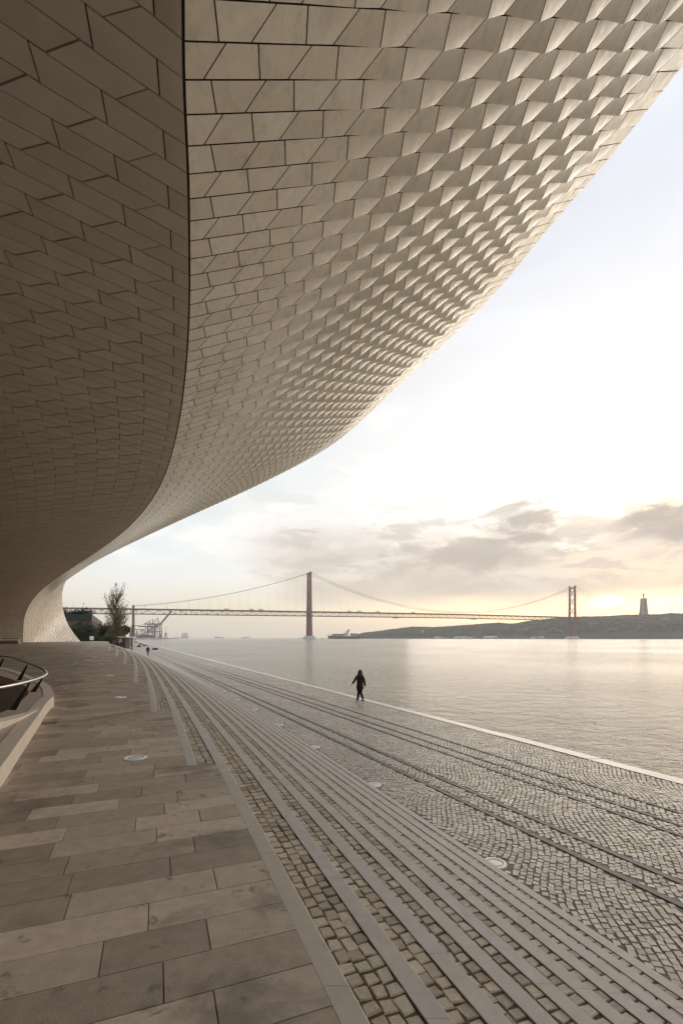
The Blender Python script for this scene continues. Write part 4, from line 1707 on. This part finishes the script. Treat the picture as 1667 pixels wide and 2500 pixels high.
for nm_, s0 in (('near', 0.0), ('far', span)):
    tw = empty('tower', (0, 0, 0)); tw.parent = bridge
    for sd in (-1, 1):
        m_ = MB()
        zs = [WATER + 8, 60, 120, TOP]
        ws = [8.6, 7.2, 6.2, 5.4]
        rings = []
        ang = math.atan2(ax[1], ax[0])
        for z, w_ in zip(zs, ws):
            p = bp(s0, sd * (1.18 - .18 * (z / TOP)), z)
            c_, s_ = math.cos(ang), math.sin(ang)
            for a, b in ((-1, -1), (1, -1), (1, 1), (-1, 1)):
                X, Y_ = a * w_ / 2, b * w_ * .36
                rings.append((p.x + X * c_ - Y_ * s_, p.y + X * s_ + Y_ * c_, z))
        fs = []
        for i in range(len(zs) - 1):
            for k in range(4):
                a, b = 4 * i + k, 4 * i + (k + 1) % 4
                fs.append((a, b, b + 4, a + 4))
        fs += [(0, 3, 2, 1), tuple(range(12, 16))]
        m_.add(rings, fs)
        pt = bp(s0, sd, TOP + 1.3); m_.box(tuple(pt), (6.4, 6.4, 2.6), ang)
        m_.build('leg', M['bridge'], tw)
    zl = [TOP - 4, 152, 118, 84] 
    m_ = MB()
    for z in (TOP - 5,): m_.bar(bp(s0, -1, z), bp(s0, 1, z), 3.0, 5)
    zz = [TOP - 8, 148, 115, 82]
    for a, b in zip(zz[:-1], zz[1:]):
        m_.bar(bp(s0, -1, a), bp(s0, 1, b), 1.7); m_.bar(bp(s0, 1, a), bp(s0, -1, b), 1.7)
    zz = [62, 36, 10]
    for a, b in zip(zz[:-1], zz[1:]):
        m_.bar(bp(s0, -1.05, a), bp(s0, 1.05, b), 1.9); m_.bar(bp(s0, 1.05, a), bp(s0, -1.05, b), 1.9)
    m_.build('cross_bracing', M['bridge'], tw)
    pc_ = bp(s0, 0, WATER + 4)
    m_ = MB(); m_.box((pc_.x, pc_.y, WATER + 2), (26, 44, 6), math.atan2(ax[1], ax[0])); m_.box((pc_.x, pc_.y, WATER + 7.5), (17, 40, 5), math.atan2(ax[1], ax[0]))
    m_.build('pier', M['concrete'], tw)
# side pylons
for s0 in (-455.0, span + 470):
    py_ = empty('pylon', (0, 0, 0)); py_.parent = bridge
    zt_ = float(deckz(s0)) + DH + (7 if s0 < 0 else 2)
    for sd in (-1, 1):
        m_ = MB(); p = bp(s0, sd, 0); m_.box((p.x, p.y, zt_ / 2 - 2), (6.0, 4.2, zt_ + 4), math.atan2(ax[1], ax[0]), .8); m_.build('leg', M['bridge'], py_)
    for sd in (-1, 1):
        m_ = MB(); p = bp(s0, sd, WATER + 2); m_.box((p.x, p.y, WATER + 2.5), (10, 10, 6)); m_.build('pier', M['concrete'], py_)
# truss
m_ = MB()
PAN = 13.0
ss = np.arange(-760, span + 640, PAN)
for i in range(len(ss) - 1):
    a, b = ss[i], ss[i + 1]
    za, zb_ = float(deckz(a)), float(deckz(b))
    for sd in (-1, 1):
        m_.bar(bp(a, sd, za), bp(b, sd, zb_), 1.3, 1.6)
        m_.bar(bp(a, sd, za + 11), bp(b, sd, zb_ + 11), 1.2, 1.5)
        m_.bar(bp(a, sd, za), bp(a, sd, za + 11), .8)
        if i % 2: m_.bar(bp(a, sd, za), bp(b, sd, zb_ + 11), .75)
        else: m_.bar(bp(a, sd, za + 11), bp(b, sd, zb_), .75)
    m_.bar(bp(a, -1, za), bp(a, 1, za), .8)
    m_.bar(bp(a, -1, za + 11), bp(a, 1, za + 11), .8)
m_.build('stiffening_truss', M['truss'], bridge)
m_ = MB()
for i in range(len(ss) - 1):
    a, b = ss[i], ss[i + 1]
    za, zb_ = float(deckz(a)) + 12.6, float(deckz(b)) + 12.6
    pa, pb_ = bp(a, 0, za), bp(b, 0, zb_)
    m_.bar(pa, pb_, 2 * HW + 2, 1.5)
m_.build('road_deck', M['truss'], bridge)
m_ = MB()
for i in range(len(ss) - 1):
    a, b = ss[i], ss[i + 1]
    m_.bar(bp(a, 0, float(deckz(a)) + .6), bp(b, 0, float(deckz(b)) + .6), 9.5, .8)
m_.build('rail_deck', M['truss'], bridge)


def cable_z(s):
    if s < 0:
        u = -s / 455.0
        return (TOP + 1) * (1 - u) + (float(deckz(-455)) + DH + 6) * u - 16 * 4 * u * (1 - u)
    if s > span:
        u = (s - span) / 470.0
        return (TOP + 1) * (1 - u) + (float(deckz(span + 470)) + DH) * u - 14 * 4 * u * (1 - u)
    u = s / span
    low = float(deckz(span / 2)) + DH + 3
    return low + (TOP + 1 - low) * (2 * u - 1) ** 2


hg = MB()
for sd in (-1, 1):
    for up_ in (0, 1):
        m_ = MB()
        pts = [bp(s, sd * (1 if not up_ else .96), cable_z(s) + up_ * (3.2 if True else 0) * (1 - 0)) for s in np.linspace(-455, span + 470, 150)]
        if up_ == 1: pts = [bp(s, sd, cable_z(s) + 4.0 * math.sin(math.pi * ((s % span) / span))) for s in np.linspace(0, span, 90)]
        m_.tube(pts, .32 if not up_ else .22, 5)
        m_.build('main_cable', M['truss'], bridge)
    for s in np.arange(-455 + 26, span + 470, 26):
        z1 = cable_z(float(s)); z0 = float(deckz(s)) + DH
        if z1 > z0 + 2: hg.bar(bp(s, sd, z0), bp(s, sd, z1), .13)
o = hg.build('hanger', M['truss'], bridge); tag(o, kind='stuff')
m_ = MB()
for s in np.arange(-740, span + 400, 52):
    z = float(deckz(s)) + DH
    m_.bar(bp(s, -1, z), bp(s, -1, z + 9), .25); m_.bar(bp(s, -1, z + 9), bp(s, -.6, z + 9.3), .25)
o = m_.build('street_light', M['truss'], bridge); tag(o, kind='stuff')
m_ = MB()
for s in (275, 560): m_.box(tuple(bp(s, 0, float(deckz(s)) - 1.8)), (13, 18, 2.2), math.atan2(ax[1], ax[0]))
m_.build('maintenance_gantry', M['truss'], bridge)
tk_ = None
for i, s in enumerate((-232, -165, -140, 118, 150, 210, 330)):
    z = float(deckz(s)) + 13.4
    if tk_ is None:
        tk_ = empty('truck', bp(s, -.5, z), math.atan2(ax[1], ax[0]))
        q_ = MB(); q_.box((0, 0, 2.3), (9, 2.5, 2.9)); q_.build('cargo_body', M['palewall'], tk_)
        q_ = MB(); q_.box((6, 0, 1.8), (2.4, 2.4, 2.4)); q_.build('cab', M['hull'], tk_)
        o = tk_
    else: o = copy_tree(tk_)
    o.location = bp(s, -.5, z)
    tag(o, 'tiny truck on the distant bridge deck, ' + ['leftmost of those left of the near tower', 'middle of those left of the near tower', 'closest one left of the near tower',
        'closest one right of the near tower', 'second one right of the near tower', 'third one right of the near tower', 'farthest one right of the near tower'][i], 'truck', 'trucks on the bridge deck')

# ------------------------------------------------------------------ far shore
ridge_px = [(872, 1549), (886, 1545), (950, 1537), (1006, 1530), (1060, 1531), (1110, 1528), (1163, 1524), (1215, 1520.5), (1250, 1523), (1293, 1516), (1371, 1508), (1425, 1506),
            (1475, 1505.5), (1527, 1502), (1571, 1500.5), (1610, 1501), (1632, 1498), (1667, 1499), (1800, 1496), (2100, 1500), (2700, 1500), (3600, 1505)]
azs = np.array([(p[0] - 833.5) / F for p in ridge_px])
rid = np.array([(HOR - p[1]) / F for p in ridge_px])
tab_az = [0.02, .1, .2, .3, .45, .6, .75, 1.2, 2.4]
shoreY = lambda a: np.interp(a, tab_az, [2450, 2300, 2150, 2020, 1830, 1770, 1740, 1500, 1000])
ridgeY = lambda a: np.interp(a, tab_az, [2520, 2480, 2440, 2420, 2380, 2380, 2400, 2100, 1500])


def hill_point(a, t):
    ys_, yr = shoreY(a), ridgeY(a)
    Y = ys_ + (yr - ys_) * t
    hr = np.interp(a, azs, rid) * yr + CAMZ - 4
    f_ = np.where(t <= 1, 1 - (1 - np.clip(t, 0, 1)) ** 2.2, 1 - .10 * (t - 1))
    z = WATER + .8 + (hr - WATER) * f_
    return np.stack([a * Y, Y, z], -1)


ga = np.linspace(.033, 2.3, 260); gt = np.concatenate([[0, .02], np.linspace(.06, 1, 22), np.linspace(1.1, 2.5, 8)])
aa, tt = np.meshgrid(ga, gt, indexing='ij')
P = hill_point(aa, tt)
P[..., 2] += (rng.normal(0, 1.5, aa.shape)) * (tt > .05) + 6 * np.sin(aa * 40 + tt * 5) * np.minimum(tt, 1) * .5 - 2.5 * (tt > .05)
P[:, 0, 2] = WATER - 1
n_, m2 = aa.shape
idx = np.arange(n_ * m2).reshape(n_, m2)
q = np.stack([idx[:-1, :-1], idx[1:, :-1], idx[1:, 1:], idx[:-1, 1:]], -1).reshape(-1, 4)
o = link('far_hill', np_mesh('far_hill', P.reshape(-1, 3), q, smooth=True), M['hill']); tag(o, kind='structure')

# woodland on it: thousands of low crowns
ico = [(0, 0, 1), (.894, 0, .447), (.276, .851, .447), (-.724, .526, .447), (-.724, -.526, .447), (.276, -.851, .447)]
ico = np.array(ico)
nW = 15000
a_ = rng.uniform(.036, 1.0, nW); t_ = rng.uniform(.07, 1.05, nW) ** .8
C_ = hill_point(a_, t_)
dens = np.sin(a_ * 37 + t_ * 9) + np.sin(a_ * 91 - t_ * 17) + rng.normal(0, .8, nW)
keep = dens > -.7
C_ = C_[keep]; nW = len(C_)
sz = rng.uniform(3.0, 7.0, nW)[:, None, None] * rng.uniform(.75, 1.25, (nW, 6, 1))
Vw = C_[:, None, :] + ico[None] * sz * np.array((1, 1, .85)) + np.array((0, 0, -2.0))
base_ = Vw[:, 1:, :].copy(); base_[:, :, 2] = C_[:, None, 2] - 4
Vw = np.concatenate([Vw, base_], 1)
qw_ = []
for k in range(5):
    a, b = 1 + k, 1 + (k + 1) % 5
    qw_.append((0, a, b, b)); 
tri = [(0, 1 + k, 1 + (k + 1) % 5) for k in range(5)]
quad = [(1 + k, 6 + k, 6 + (k + 1) % 5, 1 + (k + 1) % 5) for k in range(5)]
me = bpy.data.meshes.new('woodland')
fl = []
for i in range(nW):
    b = i * 11
    fl += [tuple(b + x for x in f) for f in tri] + [tuple(b + x for x in f) for f in quad]
me.from_pydata(Vw.reshape(-1, 3).tolist(), [], fl)
at_ = me.attributes.new('tint', 'FLOAT', 'FACE'); at_.data.foreach_set('value', np.repeat(rng.random(nW), 10).astype(np.float32))
o = link('woodland', me, M['wood']); tag(o, kind='stuff')

# waterfront buildings
wb = None
spec = [(1068, 2080, 26, 5), (1082, 2080, 16, 4), (1118, 2050, 30, 5), (1132, 2050, 22, 6), (1150, 2040, 34, 6), (1188, 2000, 24, 7), (1203, 1990, 34, 7), (1305, 1900, 26, 6), (1322, 1890, 18, 5)]
for i, (px, Y, wd, ht) in enumerate(spec):
    Y = float(shoreY((px - 833.5) / F)) + 14
    p = at(px, HOR, Y)
    r = empty('waterfront_building', (p.x, p.y, WATER + 2))
    q_ = MB(); q_.box((0, 0, ht / 2), (wd, 14, ht)); q_.build('wall', M['palewall'], r)
    q_ = MB(); q_.add([(-wd / 2 - .5, -7.5, ht), (wd / 2 + .5, -7.5, ht), (wd / 2 + .5, 7.5, ht), (-wd / 2 - .5, 7.5, ht), (-wd / 2, 0, ht + 2.2), (wd / 2, 0, ht + 2.2)],
                     [(0, 1, 5, 4), (2, 3, 4, 5), (0, 4, 3), (1, 2, 5), (0, 3, 2, 1)]); q_.build('roof', M['brick'] if i % 3 == 1 else M['palewall'], r)
    tag(r, 'low pale waterfront building below the far hill, %s from the left' % ['first', 'second', 'third', 'fourth', 'fifth', 'sixth', 'seventh', 'eighth', 'last'][i], 'building', 'buildings along the far shore')
ch_ = at(1032, HOR, 2260)
r = empty('chimney_tower', (ch_.x, ch_.y, WATER + 3)); tag(r, 'slim pale tower standing on the far wooded shore', 'tower')
q_ = MB(); q_.lathe([(4, 0), (3.2, 32), (4.2, 32.5), (4.2, 35)], n=10); q_.build('shaft', M['palewall'], r)
q_ = MB(); q_.lathe([(4.4, 35.01), (.3, 39)], n=10); q_.build('cap', M['concrete'], r)

# monument on the hill
Ym = 2400.0
mp_ = at(1571, 1502, Ym)
mon = empty('hilltop_monument', (mp_.x, mp_.y, mp_.z - 6))
tag(mon, 'tall stone monument with an open armed statue on top of the far hill', 'monument')
PHT = at(1571, 1461, Ym).z - mp_.z + 6
for sx in (-1, 1):
    for sy in (-1, 1):
        m_ = MB()
        vs = []
        for z, o_, w_ in ((0, 15.5, 9.5), (PHT * .86, 10.5, 7.5)):
            for a, b in ((-1, -1), (1, -1), (1, 1), (-1, 1)): vs.append((sx * (o_ - w_ / 2) + a * w_ / 2, sy * (o_ - w_ / 2) + b * w_ / 2, z))
        m_.add(vs, ((3, 2, 1, 0), (4, 5, 6, 7), (0, 1, 5, 4), (1, 2, 6, 5), (2, 3, 7, 6), (3, 0, 4, 7)))
        m_.build('pillar', M['monument'], mon)
m_ = MB(); m_.box((0, 0, PHT * .93), (22, 22, PHT * .14), 0, .96); m_.box((0, 2.5, PHT * .43), (7.5, 7.5, PHT * .858)); m_.build('pedestal_top', M['monument'], mon)
st_ = empty('statue', (0, 0, PHT)); st_.parent = mon
jj = {'p0': (0, 0, 1, (4.4, 3.6)), 'p1': (0, 0, 9, (3.2, 2.6)), 'p2': (0, 0, 17, (3.4, 2.6)), 'p3': (0, 0, 22, 1.3), 'p4': (0, 0, 25.5, (1.7, 2.0)), 'p5': (0, 0, 27, 1.3),
      'aL': (-5.5, 0, 20, (1.8, 1.4)), 'bL': (-10, 0, 19.4, (1.7, 1.0)), 'cL': (-13, 0, 19.2, .7), 'aR': (5.5, 0, 20, (1.8, 1.4)), 'bR': (10, 0, 19.4, (1.7, 1.0)), 'cR': (13, 0, 19.2, .7)}
skin_mesh('figure', jj, [('p0', 'p1'), ('p1', 'p2'), ('p2', 'p3'), ('p3', 'p4'), ('p4', 'p5'), ('p2', 'aL'), ('aL', 'bL'), ('bL', 'cL'), ('p2', 'aR'), ('aR', 'bR'), ('bR', 'cR')], M['monument'], st_, 'p2')


# ------------------------------------------------------------------ ships
def ship(px, Y, L, label, kind='container', rz=0.0, name='container_ship', cat='ship'):
    p = at(px, HOR, Y)
    r = empty(name, (p.x, p.y, WATER), rz)
    tag(r, label, cat)
    B_, Hh = L * .14, L * .085
    st_sec = [(-.5, .55, 1.0), (-.42, .95, .98), (0, 1, .95), (.3, .95, 1.0), (.42, .55, 1.12), (.5, .04, 1.3)]
    vs, fs = [], []
    for x, w_, h_ in st_sec:
        for sy, zz, k in ((-1, -.5, .72), (-1, Hh * h_, 1), (1, Hh * h_, 1), (1, -.5, .72)):
            xx = x * L * (1 if zz > 0 else .95)
            vs.append((-xx, sy * B_ / 2 * w_ * k, zz))
    n = len(st_sec)
    for i in range(n - 1):
        for k in range(4): fs.append((4 * i + k, 4 * i + 4 + k, 4 * i + 4 + (k + 1) % 4, 4 * i + (k + 1) % 4))
    fs += [(0, 1, 2, 3), tuple(4 * (n - 1) + k for k in (3, 2, 1, 0))]
    m = MB(); m.add(vs, fs); m.build('hull', M['hull'], r)
    if kind == 'container':
        m = MB(); m.box((L * .10, 0, Hh + 9), (L * .10, B_ * .9, 18)); m.box((L * .10, 0, Hh + 19.5), (L * .06, B_ * 1.0, 3)); m.build('bridge_house', M['palewall'], r)
        m = MB(); m.box((L * .03 + L * .12, 0, Hh + 23), (L * .05, B_ * .3, 8)); m.build('funnel', M['bridge'], r)
        rr = random.Random(2)
        for k in range(11):
            x = -L * .36 + k * L * .075
            if abs(x - L * .10) < L * .075: continue
            m = MB(); m.tc = rr.random(); hgt = rr.choice((7, 9, 9.5, 5)) if x < 0 else rr.choice((12, 13, 11))
            m.box((x, 0, Hh + hgt / 2), (L * .068, B_ * .88, hgt)); m.build('container_stack', M['cargo'], r)
        m = MB(); m.bar((-L * .46, 0, Hh), (-L * .46, 0, Hh + 12), .5); m.build('mast', M['crane'], r)
    elif kind == 'liner':
        for k in range(5):
            m = MB(); m.box((L * .02 * k, 0, Hh + 4 + 8 * k), (L * (.86 - .05 * k), B_ * .9, 7.9)); m.build('deck', M['palewall'], r)
        m = MB(); m.box((L * .18, 0, Hh + 46), (L * .08, B_ * .4, 10)); m.build('funnel', M['palewall'], r)
    elif kind == 'tanker':
        m = MB(); m.box((-L * .36 * -1, 0, Hh + 9), (L * .10, B_ * .8, 18)); m.build('bridge_house', M['palewall'], r)
        for k in range(4):
            m = MB(); m.bar((-L * .3 + k * L * .17, 0, Hh), (-L * .3 + k * L * .17, 0, Hh + 13), 1.2); m.build('derrick', M['crane'], r)
    else:
        m = MB(); m.box((-L * .08, 0, Hh + L * .06), (L * .32, B_ * .7, L * .13)); m.box((-L * .1, 0, Hh + L * .16), (L * .18, B_ * .55, L * .08)); m.build('cabin', M['palewall'], r)
        m = MB(); m.bar((0, 0, Hh), (0, 0, Hh + L * .42), .3); m.build('mast', M['crane'], r)
    return r


ship(839, 1900, 130, 'laden container ship with a white bridge house before the wooded hill', 'container', .06)
ship(786.5, 1750, 14, 'small dark tugboat just ahead of the container ship', 'tug', .2, 'tugboat', 'boat')
ship(882, 1750, 15, 'small pale tugboat astern of the container ship', 'tug', .1, 'tugboat', 'boat')
ship(733, 3300, 24, 'tiny faint boat on the horizon just left of the near bridge tower', 'tug', .1, 'motorboat', 'boat')
ship(450, 4300, 74, 'hazy white passenger liner on the horizon', 'liner', .4, 'passenger_ship')
ship(429, 4700, 62, 'hazy ship on the horizon just left of the passenger liner', 'tanker', .2, 'tanker_ship')
ship(535, 4700, 92, 'hazy low tanker on the horizon between liner and bridge tower', 'tanker', 3.1, 'tanker_ship')
ship(599, 4300, 74, 'hazy cargo ship with tall derricks on the horizon', 'tanker', .1, 'cargo_ship')

# ------------------------------------------------------------------ port
pier_a, pier_b = at(322, HOR, 1480), at(411, HOR, 1480)
m_ = MB(); m_.box(((pier_a.x + pier_b.x) / 2 - 20, 1530, WATER + 1.6), (pier_b.x - pier_a.x + 40, 90, 6)); o = m_.build('port_pier', M['concrete']); tag(o, kind='structure')
PZ = WATER + 4.6
for i, (px, Y, wd, ht) in enumerate(((336, 1500, 26, 9), (350, 1500, 24, 10), (363, 1500, 20, 8.5), (374, 1505, 16, 7))):
    p = at(px, HOR, Y)
    r = empty('container_block', (p.x, p.y, PZ))
    tag(r, ['low dark stack of containers at the landward end of the port pier', 'tallest dark stack of containers on the port pier', 'dark stack of containers under the raised crane boom',
            'short stack of containers nearest the tip of the pier'][i], 'containers', 'container stacks on the port pier')
    for k in range(3):
        m_ = MB(); m_.tc = random.random(); m_.box((0, 0, ht * (k + .5) / 3), (wd - k * 2.2, 12, ht / 3 - .05)); m_.build('container', M['cargo'], r)


def gantry_crane(px, Y, H, boom, label, up_=False):
    p = at(px, HOR, Y)
    r = empty('gantry_crane', (p.x, p.y, PZ))
    tag(r, label, 'crane', 'cranes on the port pier')
    wd = 12
    for sx in (-1, 1):
        for sy in (-1, 1):
            m = MB(); m.bar((sx * wd, sy * 8, 0), (sx * wd * .92, sy * 8, H), 2.2); m.build('leg', M['crane'], r)
    for sy in (-1, 1):
        m = MB()
        m.bar((-wd, sy * 8, H * .45), (wd, sy * 8, H * .45), 2.0); m.bar((-wd, sy * 8, H * .45), (wd, sy * 8, H), 1.2); m.bar((-wd, sy * 8, H), (wd, sy * 8, H), 2.0)
        m.build('portal', M['crane'], r)
    if up_:
        for sy in (-1, 1):
            m = MB(); m.bar((wd, sy * 4, H), (wd + boom * .72, sy * 4, H + boom * .85), 2.6); m.build('boom', M['crane'], r)
        m = MB(); m.bar((wd * .6, 0, H), (wd * .2, 0, H + boom * .42), 2.0); m.bar((-wd, 0, H), (wd * .2, 0, H + boom * .42), 1.2); m.build('tower_frame', M['crane'], r)
    elif boom:
        m = MB(); m.bar((-wd - boom, 0, H), (wd + 14, 0, H), 3.4, 4); m.build('boom', M['crane'], r)
        m = MB(); m.bar((0, 0, H), (0, 0, H + 16), 1.8); m.bar((0, 0, H + 16), (-wd - boom * .8, 0, H + 2), .8); m.bar((0, 0, H + 16), (wd + 12, 0, H + 2), .8); m.build('tower_frame', M['crane'], r)


gantry_crane(340, 1490, 26, 0, 'low portal crane at the landward end of the port pier')
gantry_crane(366, 1500, 36, 24, 'ship crane with a level boom beside the portal crane on the pier')
gantry_crane(373, 1520, 44, 16, 'taller ship crane with level boom behind the others on the pier')
gantry_crane(383, 1490, 44, 46, 'ship crane with its twin boom raised high on the pier', True)
for i, (px, H) in enumerate(((390.5, 18), (404.5, 20))):
    p = at(px, HOR, 1485)
    r = empty('harbour_crane', (p.x, p.y, PZ))
    tag(r, ['slender harbour crane second from the tip of the pier', 'slender harbour crane at the very tip of the pier'][i], 'crane', 'cranes on the port pier')
    m_ = MB(); [m_.bar((sx * 4, sy * 3, 0), (sx * 1.4, sy * 1.2, H * .45), 1.1) for sx in (-1, 1) for sy in (-1, 1)]; m_.build('portal', M['crane'], r)
    m_ = MB(); m_.box((0, 0, H * .62), (5, 5, H * .34), 0, .8); m_.build('cabin', M['crane'], r)
    m_ = MB(); m_.bar((0, 0, H * .8), (1.0, 0, H * 1.75), .8); m_.build('jib', M['crane'], r)

# ------------------------------------------------------------------ air
hz = bpy.data.materials.new('river_haze')
hz.use_nodes = True
hz.node_tree.nodes.clear()
pv = hz.node_tree.nodes.new('ShaderNodeVolumePrincipled')
pv.inputs['Color'].default_value = (.97, .95, .93, 1)
pv.inputs['Density'].default_value = .00012
pv.inputs['Anisotropy'].default_value = .35
ho = hz.node_tree.nodes.new('ShaderNodeOutputMaterial')
hz.node_tree.links.new(pv.outputs[0], ho.inputs['Volume'])
m_ = MB(); m_.box((0, 0, 121), (18400, 18400, 250))
o = m_.build('haze', hz); tag(o, kind='stuff')
